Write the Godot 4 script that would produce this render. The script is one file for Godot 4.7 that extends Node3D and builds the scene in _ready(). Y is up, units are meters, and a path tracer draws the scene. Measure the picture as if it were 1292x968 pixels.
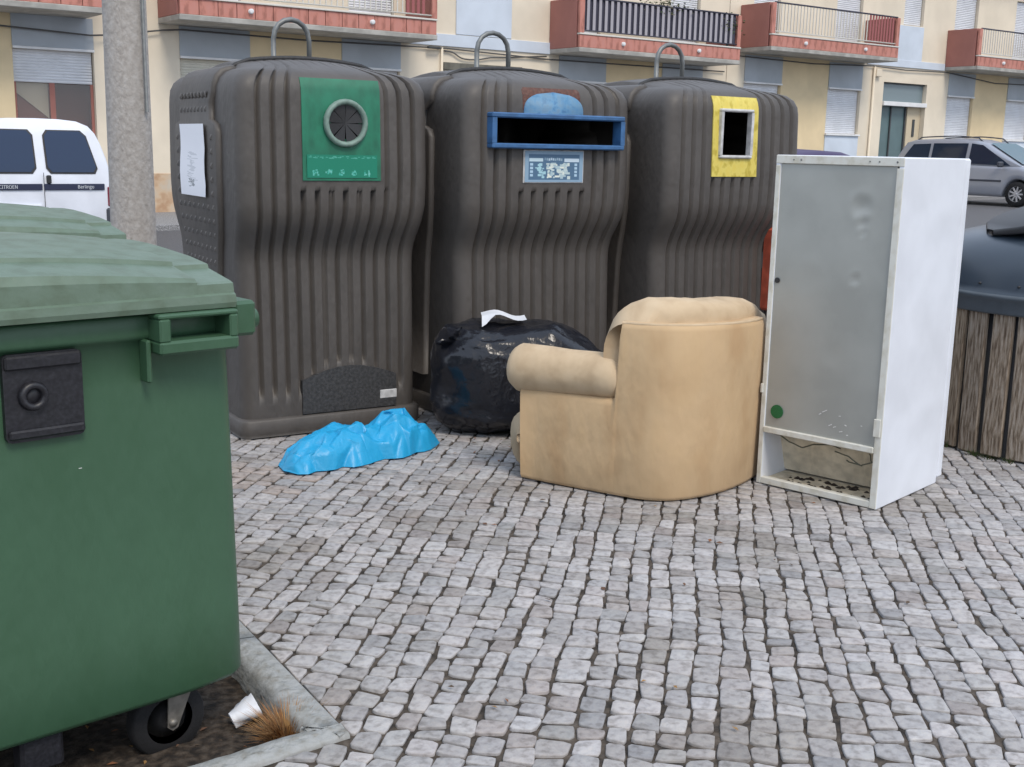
extends Node3D

# ---------------------------------------------------------------- mesh helpers
class B:
	var st := SurfaceTool.new()
	var x := Transform3D.IDENTITY
	func _init(flat := false):
		st.begin(Mesh.PRIMITIVE_TRIANGLES)
		if flat:
			st.set_smooth_group(-1)
	func grp(g: int):
		st.set_smooth_group(g)
	func col(c: Color):
		st.set_color(c)
	func tri(a: Vector3, b: Vector3, c: Vector3):
		st.add_vertex(x * a)
		st.add_vertex(x * b)
		st.add_vertex(x * c)
	func quad(a: Vector3, b: Vector3, c: Vector3, d: Vector3):
		tri(a, b, c)
		tri(a, c, d)
	func uvquad(a: Vector3, b: Vector3, c: Vector3, d: Vector3):
		# a top-left, b top-right, c bottom-right, d bottom-left
		var p := [a, b, c, a, c, d]
		var u := [Vector2(0, 0), Vector2(1, 0), Vector2(1, 1), Vector2(0, 0), Vector2(1, 1), Vector2(0, 1)]
		for i in 6:
			st.set_uv(u[i])
			st.add_vertex(x * p[i])
	func box(c: Vector3, s: Vector3, bev := 0.0):
		var h := s * 0.5
		var e: float = min(bev, min(h.x, min(h.y, h.z)) * 0.9)
		if e <= 0.0:
			var q := []
			for i in 8:
				q.append(c + Vector3(h.x if i & 1 else -h.x, h.y if i & 2 else -h.y, h.z if i & 4 else -h.z))
			quad(q[4], q[6], q[7], q[5]); quad(q[1], q[3], q[2], q[0])
			quad(q[5], q[7], q[3], q[1]); quad(q[0], q[2], q[6], q[4])
			quad(q[6], q[2], q[3], q[7]); quad(q[0], q[4], q[5], q[1])
			return
		var pt := func(i: int, ax: int) -> Vector3:
			var v := Vector3(h.x - e, h.y - e, h.z - e)
			v[ax] = h[ax]
			return c + Vector3(v.x if i & 1 else -v.x, v.y if i & 2 else -v.y, v.z if i & 4 else -v.z)
		var f := [[[4, 6, 7, 5], 2], [[1, 3, 2, 0], 2], [[5, 7, 3, 1], 0], [[0, 2, 6, 4], 0], [[6, 2, 3, 7], 1], [[0, 4, 5, 1], 1]]
		for k in f:
			var ax: int = k[1]
			quad(pt.call(k[0][0], ax), pt.call(k[0][1], ax), pt.call(k[0][2], ax), pt.call(k[0][3], ax))
		for ax in 3:
			var a2 := (ax + 1) % 3
			var a3 := (ax + 2) % 3
			for m in 4:
				var i0 := (1 << a2 if m & 1 else 0) | (1 << a3 if m & 2 else 0)
				var i1 := i0 | (1 << ax)
				quad(pt.call(i0, a2), pt.call(i1, a2), pt.call(i1, a3), pt.call(i0, a3))
		for i in 8:
			tri(pt.call(i, 0), pt.call(i, 1), pt.call(i, 2))
	func loft(rings: Array, closed := true, cap0 := true, cap1 := true):
		for r in rings.size() - 1:
			var p: PackedVector3Array = rings[r]
			var q: PackedVector3Array = rings[r + 1]
			var n := p.size()
			for i in (n if closed else n - 1):
				var j := (i + 1) % n
				quad(p[i], p[j], q[j], q[i])
		if cap0: cap(rings[0])
		if cap1: cap(rings[rings.size() - 1])
	func cap(p: PackedVector3Array):
		var c := Vector3.ZERO
		for v in p: c += v
		c /= p.size()
		for i in p.size():
			tri(c, p[i], p[(i + 1) % p.size()])
	func tube(pts: PackedVector3Array, r, sides := 8):
		var rings := []
		var up := Vector3.UP
		for i in pts.size():
			var d := (pts[min(i + 1, pts.size() - 1)] - pts[max(i - 1, 0)]).normalized()
			if abs(d.dot(up)) > 0.95: up = Vector3.RIGHT if abs(d.x) < 0.9 else Vector3.FORWARD
			var s := d.cross(up).normalized()
			up = s.cross(d).normalized()
			var rr: float = r[i] if r is Array else r
			var ring := PackedVector3Array()
			for k in sides:
				var a := TAU * k / sides
				ring.append(pts[i] + (s * cos(a) + up * sin(a)) * rr)
			rings.append(ring)
		loft(rings)
	func lathe(prof: PackedVector2Array, sides := 24, caps := true, arc := TAU, at := Vector3.ZERO):
		var rings := []
		for p in prof:
			var ring := PackedVector3Array()
			for k in (sides if arc >= TAU - 0.001 else sides + 1):
				var a := arc * k / sides
				ring.append(at + Vector3(p.x * cos(a), p.y, p.x * sin(a)))
			rings.append(ring)
		loft(rings, arc >= TAU - 0.001, caps, caps)
	func prism(poly: PackedVector2Array, z0: float, z1: float):
		var t := Geometry2D.triangulate_polygon(poly)
		for i in range(0, t.size(), 3):
			var a := poly[t[i]]; var b := poly[t[i + 1]]; var c := poly[t[i + 2]]
			tri(Vector3(a.x, a.y, z1), Vector3(b.x, b.y, z1), Vector3(c.x, c.y, z1))
			tri(Vector3(c.x, c.y, z0), Vector3(b.x, b.y, z0), Vector3(a.x, a.y, z0))
		for i in poly.size():
			var a := poly[i]; var b := poly[(i + 1) % poly.size()]
			quad(Vector3(a.x, a.y, z0), Vector3(b.x, b.y, z0), Vector3(b.x, b.y, z1), Vector3(a.x, a.y, z1))

func V2(a: Array) -> PackedVector2Array:
	var p := PackedVector2Array()
	for i in range(0, a.size(), 2): p.append(Vector2(a[i], a[i + 1]))
	return p
func V3(a: Array) -> PackedVector3Array:
	var p := PackedVector3Array()
	for i in range(0, a.size(), 3): p.append(Vector3(a[i], a[i + 1], a[i + 2]))
	return p
func rrect(x0: float, y0: float, x1: float, y1: float, r: float, seg := 4) -> PackedVector2Array:
	var p := PackedVector2Array()
	var c := [Vector2(x1 - r, y1 - r), Vector2(x0 + r, y1 - r), Vector2(x0 + r, y0 + r), Vector2(x1 - r, y0 + r)]
	for k in 4:
		for s in seg + 1:
			var a := PI / 2 * (k + float(s) / seg)
			p.append(c[k] + Vector2(cos(a), sin(a)) * r)
	return p
func lut(t: Array, v: float) -> float:
	# piecewise linear table [x0, y0, x1, y1, ...]
	if v <= t[0]: return t[1]
	for i in range(2, t.size(), 2):
		if v <= t[i]:
			return lerp(float(t[i - 1]), float(t[i + 1]), (v - t[i - 2]) / (t[i] - t[i - 2]))
	return t[t.size() - 1]

# ---------------------------------------------------------------- scene helpers
var taken := {}
func numbered(called: String) -> String:
	if not taken.has(called):
		taken[called] = 0
		return called
	taken[called] += 1
	return "%s_%03d" % [called, taken[called]]
func tag(o: Node, label := "", category := "", group := "", kind := ""):
	if label: o.set_meta("label", label)
	if category: o.set_meta("category", category)
	if group: o.set_meta("group", group)
	if kind: o.set_meta("kind", kind)
	return o
func thing(called: String, label: String, category: String, at := Vector3.ZERO, turn := 0.0, group := "") -> Node3D:
	var o := Node3D.new()
	o.name = numbered(called)
	add_child(o)
	o.position = at
	o.rotation_degrees.y = turn
	tag(o, label, category, group)
	return o
func obj(called: String, b: B, m: Material, parent: Node = self) -> MeshInstance3D:
	var o := MeshInstance3D.new()
	b.st.generate_normals()
	o.mesh = b.st.commit()
	o.material_override = m
	o.name = numbered(called) if parent == self else called
	parent.add_child(o, true)
	return o
func boxpart(called: String, parent: Node, m: Material, c: Vector3, s: Vector3, bev := 0.0) -> MeshInstance3D:
	var b := B.new(true)
	b.box(c, s, bev)
	return obj(called, b, m, parent)

# ---------------------------------------------------------------- materials
var M := {}
var T := {}
func noise_image(sd: int, freq: float, lo: float, hi: float, oct := 4, size := 256, kind := 0, gain := 1.0) -> Image:
	var n := FastNoiseLite.new()
	n.seed = sd
	n.frequency = freq
	n.fractal_octaves = oct
	if kind == 1:
		n.noise_type = FastNoiseLite.TYPE_CELLULAR
		n.cellular_return_type = FastNoiseLite.RETURN_DISTANCE
	if kind == 2: n.fractal_type = FastNoiseLite.FRACTAL_RIDGED
	var im := n.get_seamless_image(size, size)
	im.convert(Image.FORMAT_L8)
	var d := im.get_data()
	for i in d.size():
		var v := clampf((d[i] / 255.0 - 0.5) * gain + 0.5, 0.0, 1.0)
		d[i] = int(255.0 * lerp(lo, hi, v))
	return Image.create_from_data(size, size, false, Image.FORMAT_L8, d)
func ntex(key: String, sd: int, freq: float, lo: float, hi: float, oct := 4, size := 256, kind := 0, gain := 1.0) -> Texture2D:
	if not T.has(key):
		var im := noise_image(sd, freq, lo, hi, oct, size, kind, gain)
		im.convert(Image.FORMAT_RGB8)
		T[key] = ImageTexture.create_from_image(im)
	return T[key]
func nrm(key: String, sd: int, freq: float, amount: float, oct := 4, size := 256, kind := 0) -> Texture2D:
	if not T.has(key):
		var im := noise_image(sd, freq, 0.0, 1.0, oct, size, kind)
		im.convert(Image.FORMAT_RGB8)
		im.bump_map_to_normal_map(amount)
		T[key] = ImageTexture.create_from_image(im)
	return T[key]
func tint(key: String, sd: int, freq: float, stops: Array, oct := 4, size := 256, gain := 1.6) -> Texture2D:
	# noise mapped to a ramp of sRGB colours
	if not T.has(key):
		var im := noise_image(sd, freq, 0.0, 1.0, oct, size, 0, gain)
		var d := im.get_data()
		var o := PackedByteArray()
		o.resize(d.size() * 3)
		for i in d.size():
			var f: float = d[i] / 255.0 * (stops.size() - 1)
			var k: int = min(int(f), stops.size() - 2)
			var c: Color = stops[k].lerp(stops[k + 1], f - k)
			o[i * 3] = int(c.r * 255); o[i * 3 + 1] = int(c.g * 255); o[i * 3 + 2] = int(c.b * 255)
		T[key] = ImageTexture.create_from_image(Image.create_from_data(size, size, false, Image.FORMAT_RGB8, o))
	return T[key]
func lin(r: float, g: float, b: float) -> Color:
	return Color(r, g, b).linear_to_srgb()
func mat(key: String, c: Color, rough := 0.7, tex: Texture2D = null, sc := Vector3.ONE, nm: Texture2D = null, ns := 1.0, world := false, metal := 0.0) -> StandardMaterial3D:
	var m := StandardMaterial3D.new()
	m.albedo_color = c
	m.roughness = rough
	m.metallic = metal
	m.cull_mode = BaseMaterial3D.CULL_DISABLED
	if tex or nm:
		m.uv1_triplanar = true
		m.uv1_world_triplanar = world
		m.uv1_scale = sc
	if tex: m.albedo_texture = tex
	if nm:
		m.normal_enabled = true
		m.normal_texture = nm
		m.normal_scale = ns
	M[key] = m
	return m
func print_mat(key: String, im: Image, rough := 0.5) -> StandardMaterial3D:
	var m := StandardMaterial3D.new()
	m.albedo_texture = ImageTexture.create_from_image(im)
	m.roughness = rough
	m.cull_mode = BaseMaterial3D.CULL_DISABLED
	M[key] = m
	return m

func make_materials():
	var fine := ntex("fine", 3, 0.06, 0.72, 1.0, 4, 256, 0, 1.5)
	var blotch := ntex("blotch", 5, 0.012, 0.84, 1.0, 5, 256, 0, 1.6)
	var speck := ntex("speck", 9, 0.16, 0.55, 1.0, 2, 256, 0, 1.8)
	var soft := ntex("soft", 12, 0.008, 0.95, 1.0, 4, 256, 0, 1.4)
	var nfine := nrm("nfine", 21, 0.09, 2.0)
	var ncoarse := nrm("ncoarse", 22, 0.03, 6.0, 5)
	var nwave := nrm("nwave", 23, 0.012, 5.0, 3)
	var ngrain := nrm("ngrain", 24, 0.2, 3.0, 2)
	# ground
	var st := mat("stone", Color.WHITE, 0.78, tint("stone", 31, 0.03, [Color(0.82, 0.81, 0.8), Color(0.93, 0.92, 0.92), Color(0.98, 0.98, 0.98), Color(1, 0.99, 0.98)], 4), Vector3(3.2, 3.2, 3.2), ncoarse, 0.55, true)
	st.vertex_color_use_as_albedo = true
	mat("joint", lin(0.1, 0.087, 0.078), 0.95, tint("joint", 33, 0.03, [Color(0.5, 0.48, 0.45), Color(0.8, 0.76, 0.7), Color(1, 0.97, 0.92)], 5), Vector3(2.2, 2.2, 2.2), ncoarse, 1.0, true)
	mat("asphalt", lin(0.17, 0.17, 0.18), 0.9, speck, Vector3(1.7, 1.7, 1.7), nfine, 0.7, true)
	mat("dirt", lin(0.07, 0.058, 0.048), 0.95, tint("dirt", 35, 0.04, [Color(0.42, 0.38, 0.34), Color(0.75, 0.7, 0.64), Color(1, 0.98, 0.95)], 5), Vector3(2.5, 2.5, 2.5), ncoarse, 1.2, true)
	mat("kerb", lin(0.34, 0.345, 0.34), 0.9, tint("kerb", 37, 0.025, [Color(0.86, 0.84, 0.81), Color(0.93, 0.93, 0.92), Color(0.97, 0.97, 0.97), Color(1, 1, 1)], 5), Vector3(3, 3, 3), ncoarse, 1.0, true)
	mat("sidewalk", lin(0.42, 0.42, 0.43), 0.9, speck, Vector3(1, 1, 1), null, 1.0, true)
	# containers
	mat("pe_brown", lin(0.08, 0.073, 0.068), 0.55, tint("pe", 41, 0.02, [Color(0.91, 0.9, 0.89), Color(0.96, 0.95, 0.94), Color(0.98, 0.97, 0.96), Color(1, 0.99, 0.98)], 5, 256, 1.5), Vector3(1.2, 0.5, 1.2), nfine, 0.18)
	mat("pe_dark", lin(0.03, 0.03, 0.032), 0.6, fine, Vector3(3, 3, 3))
	mat("pe_hatch", lin(0.06, 0.06, 0.062), 0.5, fine, Vector3(3, 3, 3), nfine, 0.3)
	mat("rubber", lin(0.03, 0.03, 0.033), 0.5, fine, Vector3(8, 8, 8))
	mat("steel", lin(0.2, 0.21, 0.21), 0.5, blotch, Vector3(4, 4, 4), null, 1.0, false, 0.5)
	mat("green_panel", lin(0.012, 0.17, 0.095), 0.5, blotch, Vector3(3, 2, 3))
	mat("green_ring", lin(0.2, 0.29, 0.25), 0.6, blotch, Vector3(6, 6, 6))
	mat("yellow_panel", lin(0.66, 0.55, 0.12), 0.5, tint("yel", 43, 0.02, [Color(0.85, 0.82, 0.6), Color(1, 1, 1), Color(1, 0.98, 0.9)]), Vector3(3, 2, 3))
	mat("white_frame", lin(0.6, 0.6, 0.6), 0.5, blotch, Vector3(5, 5, 5))
	mat("blue_frame", lin(0.045, 0.14, 0.32), 0.5, blotch, Vector3(3, 3, 3))
	mat("blue_faded", lin(0.13, 0.26, 0.39), 0.6, tint("fad", 45, 0.018, [Color(0.6, 0.75, 0.85), Color(0.85, 0.95, 1), Color(1, 1, 1), Color(1, 0.95, 0.93)]), Vector3(4, 4, 4))
	mat("rust_patch", lin(0.13, 0.075, 0.06), 0.7, tint("rst", 46, 0.03, [Color(0.6, 0.62, 0.64), Color(0.9, 0.7, 0.65), Color(1, 1, 1)]), Vector3(5, 5, 5))
	# bins
	mat("bin_green", lin(0.043, 0.104, 0.057), 0.45, tint("bing", 48, 0.016, [Color(0.93, 0.95, 0.93), Color(0.98, 0.98, 0.98), Color(1, 1, 1)], 4), Vector3(1.3, 0.5, 1.3), nfine, 0.1)
	mat("bin_lid", lin(0.12, 0.172, 0.13), 0.5, tint("binl", 49, 0.02, [Color(0.88, 0.88, 0.84), Color(0.96, 0.97, 0.95), Color(1, 1, 1)], 5), Vector3(2, 2, 2), nfine, 0.15)
	mat("bin_black", lin(0.02, 0.02, 0.026), 0.45, fine, Vector3(5, 5, 5), nwave, 0.3)
	mat("caster_steel", lin(0.28, 0.26, 0.23), 0.5, blotch, Vector3(8, 8, 8), null, 1.0, false, 0.6)
	# chair, fridge
	mat("suede", lin(0.52, 0.37, 0.215), 0.95, tint("suede", 51, 0.016, [Color(0.93, 0.9, 0.87), Color(0.97, 0.96, 0.95), Color(1, 1, 1), Color(1, 0.995, 0.98)], 4), Vector3(0.9, 0.4, 0.9), nfine, 0.2)
	M.suede.rim_enabled = true
	M.suede.rim = 0.3
	mat("suede_soft", lin(0.54, 0.42, 0.28), 0.95, tint("suedes", 52, 0.014, [Color(0.9, 0.88, 0.86), Color(0.97, 0.96, 0.95), Color(1, 1, 1)], 5), Vector3(2, 2, 2), nwave, 0.25)
	mat("fridge_white", lin(0.74, 0.77, 0.83), 0.35, soft, Vector3(1.2, 1.2, 1.2))
	mat("fridge_frame", lin(0.62, 0.62, 0.57), 0.5, tint("ff", 53, 0.03, [Color(0.93, 0.92, 0.89), Color(0.98, 0.97, 0.96), Color(1, 1, 1), Color(1, 1, 1)], 5), Vector3(2, 2, 2))
	mat("fridge_back", lin(0.39, 0.4, 0.38), 0.42, tint("fb", 54, 0.012, [Color(0.95, 0.95, 0.95), Color(0.98, 0.98, 0.98), Color(1, 1, 1)], 5), Vector3(1.0, 1.0, 1.0), nwave, 0.03, false, 0.35)
	mat("foam_cream", lin(0.72, 0.64, 0.49), 0.9, blotch, Vector3(4, 4, 4), ncoarse, 0.6)
	mat("wire", lin(0.1, 0.1, 0.07), 0.7)
	mat("sticker_green", lin(0.02, 0.2, 0.06), 0.5, speck, Vector3(12, 12, 12))
	mat("paint_white", lin(0.7, 0.7, 0.7), 0.6, soft, Vector3(3, 3, 3))
	mat("paper", lin(0.72, 0.74, 0.78), 0.8, soft, Vector3(5, 5, 5))
	# bags
	mat("bag_black", lin(0.011, 0.012, 0.017), 0.24, null, Vector3(3, 3, 3), nrm("ncrease", 61, 0.012, 6.0, 3, 256, 2), 0.5)
	var bb := mat("bag_blue", lin(0.02, 0.36, 0.66), 0.4, null, Vector3(4, 4, 4), T["ncrease"], 0.4)
	bb.backlight_enabled = true
	bb.backlight = lin(0.01, 0.12, 0.25)
	# wood-clad bin
	mat("wood", Color.WHITE, 0.85, tint("wood", 63, 0.03, [Color(0.55, 0.5, 0.45), Color(0.85, 0.82, 0.78), Color(1, 1, 1)], 5), Vector3(9, 0.9, 9), nfine, 0.6)
	M.wood.vertex_color_use_as_albedo = true
	mat("dome", lin(0.04, 0.055, 0.075), 0.32, soft, Vector3(2, 2, 2))
	mat("dome_rim", lin(0.09, 0.11, 0.13), 0.5, blotch, Vector3(3, 3, 3))
	# street
	mat("concrete", lin(0.4, 0.38, 0.36), 0.95, tint("conc", 65, 0.05, [Color(0.88, 0.87, 0.86), Color(0.95, 0.94, 0.93), Color(1, 1, 1)], 3), Vector3(2.0, 1.2, 2.0), nrm("nconc", 66, 0.07, 3.0, 3), 0.45)
	mat("wall_cream", lin(0.76, 0.68, 0.55), 0.9, soft, Vector3(0.4, 0.4, 0.4))
	mat("wall_yellow", lin(0.74, 0.6, 0.38), 0.9, soft, Vector3(0.5, 0.5, 0.5))
	mat("wall_blue", lin(0.42, 0.46, 0.5), 0.9, soft, Vector3(0.5, 0.5, 0.5))
	mat("wall_pale_blue", lin(0.6, 0.67, 0.76), 0.9, soft, Vector3(0.5, 0.5, 0.5))
	mat("wall_dado", lin(0.6, 0.52, 0.43), 0.95, tint("dado", 68, 0.02, [Color(0.86, 0.75, 0.66), Color(0.96, 0.9, 0.83), Color(0.93, 0.94, 0.94)], 5), Vector3(0.5, 0.5, 0.5))
	mat("brick_red", lin(0.5, 0.225, 0.185), 0.8, tint("red", 69, 0.02, [Color(0.85, 0.82, 0.8), Color(1, 0.97, 0.95), Color(1, 1, 1)], 5), Vector3(1.2, 0.5, 1.2))
	mat("panel_red", lin(0.36, 0.155, 0.13), 0.85, soft, Vector3(0.7, 0.7, 0.7))
	mat("slab", lin(0.42, 0.41, 0.38), 0.9, blotch, Vector3(0.7, 0.7, 0.7))
	mat("trim_white", lin(0.74, 0.75, 0.76), 0.7, soft, Vector3(1, 1, 1))
	mat("shutter", lin(0.7, 0.72, 0.76), 0.6, soft, Vector3(1, 1, 1))
	mat("shutter_cream", lin(0.62, 0.6, 0.52), 0.6, soft, Vector3(1, 1, 1))
	mat("rail_dark", lin(0.045, 0.045, 0.07), 0.6)
	mat("bar_grey", lin(0.36, 0.34, 0.37), 0.6)
	mat("rail_light", lin(0.62, 0.6, 0.55), 0.6)
	mat("bar_red", lin(0.32, 0.1, 0.1), 0.7)
	mat("dark_metal", lin(0.05, 0.055, 0.06), 0.6)
	mat("door_teal", lin(0.1, 0.16, 0.17), 0.35, soft, Vector3(1, 1, 1))
	mat("transom", lin(0.16, 0.21, 0.23), 0.25)
	mat("matt_beige", lin(0.55, 0.47, 0.34), 0.9)  # porch wall, and the beige of the painted window reflection
	mat("matt_brown", lin(0.2, 0.075, 0.05), 0.9)  # room wall, planters, and the brown of the painted window reflection
	mat("cable", lin(0.09, 0.09, 0.09), 0.8)
	var g := mat("pane", Color(0.3, 0.33, 0.35, 0.12), 0.05)
	g.transparency = BaseMaterial3D.TRANSPARENCY_ALPHA
	# vehicles
	mat("van_white", lin(0.72, 0.75, 0.82), 0.3, soft, Vector3(1, 1, 1))
	mat("silver", lin(0.36, 0.38, 0.43), 0.3, null, Vector3.ONE, null, 1.0, false, 0.35)
	mat("purple", lin(0.045, 0.03, 0.09), 0.5)
	mat("car_glass", lin(0.02, 0.03, 0.05), 0.06)
	mat("van_glass", lin(0.018, 0.034, 0.075), 0.06)
	mat("screen_glass", lin(0.2, 0.3, 0.36), 0.05)
	mat("seat_cream", lin(0.45, 0.45, 0.33), 0.8)
	mat("bumper", lin(0.05, 0.055, 0.07), 0.6)
	mat("stripe", lin(0.02, 0.025, 0.06), 0.5)
	mat("tail_red", lin(0.2, 0.03, 0.05), 0.25)
	mat("tyre", lin(0.015, 0.015, 0.017), 0.85, fine, Vector3(9, 9, 9))
	mat("alloy", lin(0.5, 0.5, 0.52), 0.4, null, Vector3.ONE, null, 1.0, false, 0.5)
	mat("letters", lin(0.6, 0.63, 0.68), 0.5)
	# plants, litter
	var dg := mat("dry_grass", Color.WHITE, 0.9)
	dg.vertex_color_use_as_albedo = true
	dg.backlight_enabled = true
	dg.backlight = lin(0.1, 0.06, 0.02)
	mat("battery_red", lin(0.55, 0.11, 0.06), 0.5, blotch, Vector3(3, 3, 3))

# ---------------------------------------------------------------- setting
func gh(x: float, z: float) -> float:
	return -0.11 + max(0.0, (-z - 14.0) * 0.01 + (x + 5.5) * 0.008)
func hsh(n: float) -> float:
	return fposmod(sin(n * 127.1 + 11.7) * 43758.5453, 1.0)

const K0 := Vector2(-0.385, -2.715)      # outer corner of the kerb (x, z)
const KD := Vector2(-0.529, -0.849)      # kerb runs away from the camera
const KF := Vector2(-0.79, 0.613)        # and returns to the left
func build_ground():
	var b := B.new()
	var xs := []
	var zs := []
	for i in 41: xs.append(lerp(-1.0, 1.0, i / 40.0))
	for i in 41: zs.append(i / 40.0)
	for i in 40:
		for j in 40:
			var q := []
			for k in [[0, 0], [1, 0], [1, 1], [0, 1]]:
				var a: float = xs[i + k[0]]
				var c: float = zs[j + k[1]]
				var px: float = sign(a) * (30.0 * abs(a) + 370.0 * pow(abs(a), 5.0))
				var pz: float = 6.0 - 60.0 * c - 340.0 * pow(c, 6.0)
				q.append(Vector3(px, gh(px, pz) if pz > -60 else gh(px, -60.0), pz))
			b.quad(q[0], q[1], q[2], q[3])
	tag(obj("road", b, M.asphalt), "", "", "", "structure")
	# paved square: bed of dirt with stones set in it
	var far := K0 + KD * 8.6
	var pl := PackedVector2Array([K0, K0 + KF * 3.4, Vector2(-3.4, 5.0), Vector2(14, 5.0), Vector2(14, -14.0), far])
	b = B.new()
	var t := Geometry2D.triangulate_polygon(pl)
	for i in range(0, t.size(), 3):
		b.tri(Vector3(pl[t[i]].x, -0.0075, pl[t[i]].y), Vector3(pl[t[i + 1]].x, -0.0075, pl[t[i + 1]].y), Vector3(pl[t[i + 2]].x, -0.0075, pl[t[i + 2]].y))
	b.grp(-1)
	for i in pl.size():
		var a := pl[i]
		var c := pl[(i + 1) % pl.size()]
		b.quad(Vector3(a.x, -0.011, a.y), Vector3(c.x, -0.011, c.y), Vector3(c.x, -0.3, c.y), Vector3(a.x, -0.3, a.y))
	var pave := obj("pavement", b, M.joint)
	tag(pave, "", "", "", "structure")
	paving(pave)
	# kerb of separate stones
	var kn := Node3D.new()
	kn.name = "kerb"
	add_child(kn)
	tag(kn, "", "", "", "structure")
	var kw := 0.09
	var run := [[K0, KD, [0.06, 0.62, 0.95, 1.0, 1.0, 1.0, 1.0, 1.0, 1.0]], [K0, KF, [0.0, 0.5, 0.8, 0.8, 0.8]]]
	for r in run:
		var p: Vector2 = r[0]
		var d: Vector2 = r[1]
		var inw: Vector2 = KF if d == KD else KD
		inw = (inw - d * inw.dot(d)).normalized()
		p += d * r[2][0]
		for k in range(1, r[2].size()):
			var l: float = r[2][k]
			kerb_stone(kn, p, d, inw, l - 0.006, kw, k)
			p += d * l
	# rounded corner stone
	var cb := B.new()
	var rings := []
	var inw0 := (KF - KD * KF.dot(KD)).normalized()
	var inw1 := (KD - KF * KD.dot(KF)).normalized()
	var out := PackedVector2Array([K0 + KD * 0.055, K0 + KD * 0.02 + KF * 0.004, K0 + KF * 0.02 + KD * 0.004, K0 + KF * -0.006 + KF * 0.001])
	out = PackedVector2Array([K0 + KD * 0.056, K0 + KD * 0.024 + KF * 0.003, K0 + KD * 0.006 + KF * 0.012, K0 + KF * 0.03])
	var isec: Vector2 = Geometry2D.line_intersects_line(K0 + inw0 * kw, KD, K0 + inw1 * kw, KF)
	var inn := PackedVector2Array([K0 + KD * 0.056 + inw0 * kw, isec + KD * 0.01, isec + KF * 0.01, K0 + KF * 0.03 + inw1 * kw])
	for yy in [-0.3, 0.002, 0.008]:
		var ring := PackedVector3Array()
		for i in 4: ring.append(Vector3(out[i].x, yy, out[i].y))
		for i in 4: ring.append(Vector3(inn[3 - i].x, yy, inn[3 - i].y))
		rings.append(ring)
	cb.grp(-1)
	cb.loft(rings, true, false, true)
	obj("kerb_stone", cb, M.kerb, kn)
	# dirt inside the recess, a low irregular sheet over the asphalt
	b = B.new()
	var n := FastNoiseLite.new()
	n.seed = 7
	n.frequency = 3.0
	var N := 26
	for i in N:
		for j in N:
			var q := []
			for k in [[0, 0], [1, 0], [1, 1], [0, 1]]:
				var u: float = float(i + k[0]) / N
				var v: float = float(j + k[1]) / N
				var p: Vector2 = K0 + KD * (0.06 + u * 1.6) + KF * (0.06 + v * 1.5)
				var e: float = 0.022 * (1.0 - v) + 0.008 * (1.0 - u)
				q.append(Vector3(p.x, -0.108 + e + 0.012 * n.get_noise_2d(p.x * 2, p.y * 2), p.y))
			b.quad(q[0], q[1], q[2], q[3])
	tag(obj("dirt", b, M.dirt), "", "", "", "structure")

func kerb_stone(kn: Node, p: Vector2, d: Vector2, inw: Vector2, l: float, w: float, sd: int):
	var b := B.new()
	var rings := []
	var n := FastNoiseLite.new()
	n.seed = 90 + sd
	n.frequency = 7.0
	var S := 14
	for i in S + 1:
		var q := p + d * (l * i / S)
		var c: float = 0.011 + 0.012 * max(0.0, n.get_noise_1d(i * 0.09 + sd))
		var ww: float = w + 0.008 * n.get_noise_1d(i * 0.07 + 40.0)
		var ring := PackedVector3Array()
		for s in [[0.0, -0.3], [0.0, 0.001], [0.006, 0.006], [ww * 0.5, 0.009 + 0.003 * n.get_noise_1d(i * 0.2)], [ww - c, 0.006], [ww, 0.004 - c], [ww, -0.3]]:
			var r: Vector2 = q + inw * s[0]
			ring.append(Vector3(r.x, s[1], r.y))
		rings.append(ring)
	b.loft(rings, true, true, true)
	obj("kerb_stone", b, M.kerb, kn)

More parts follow.
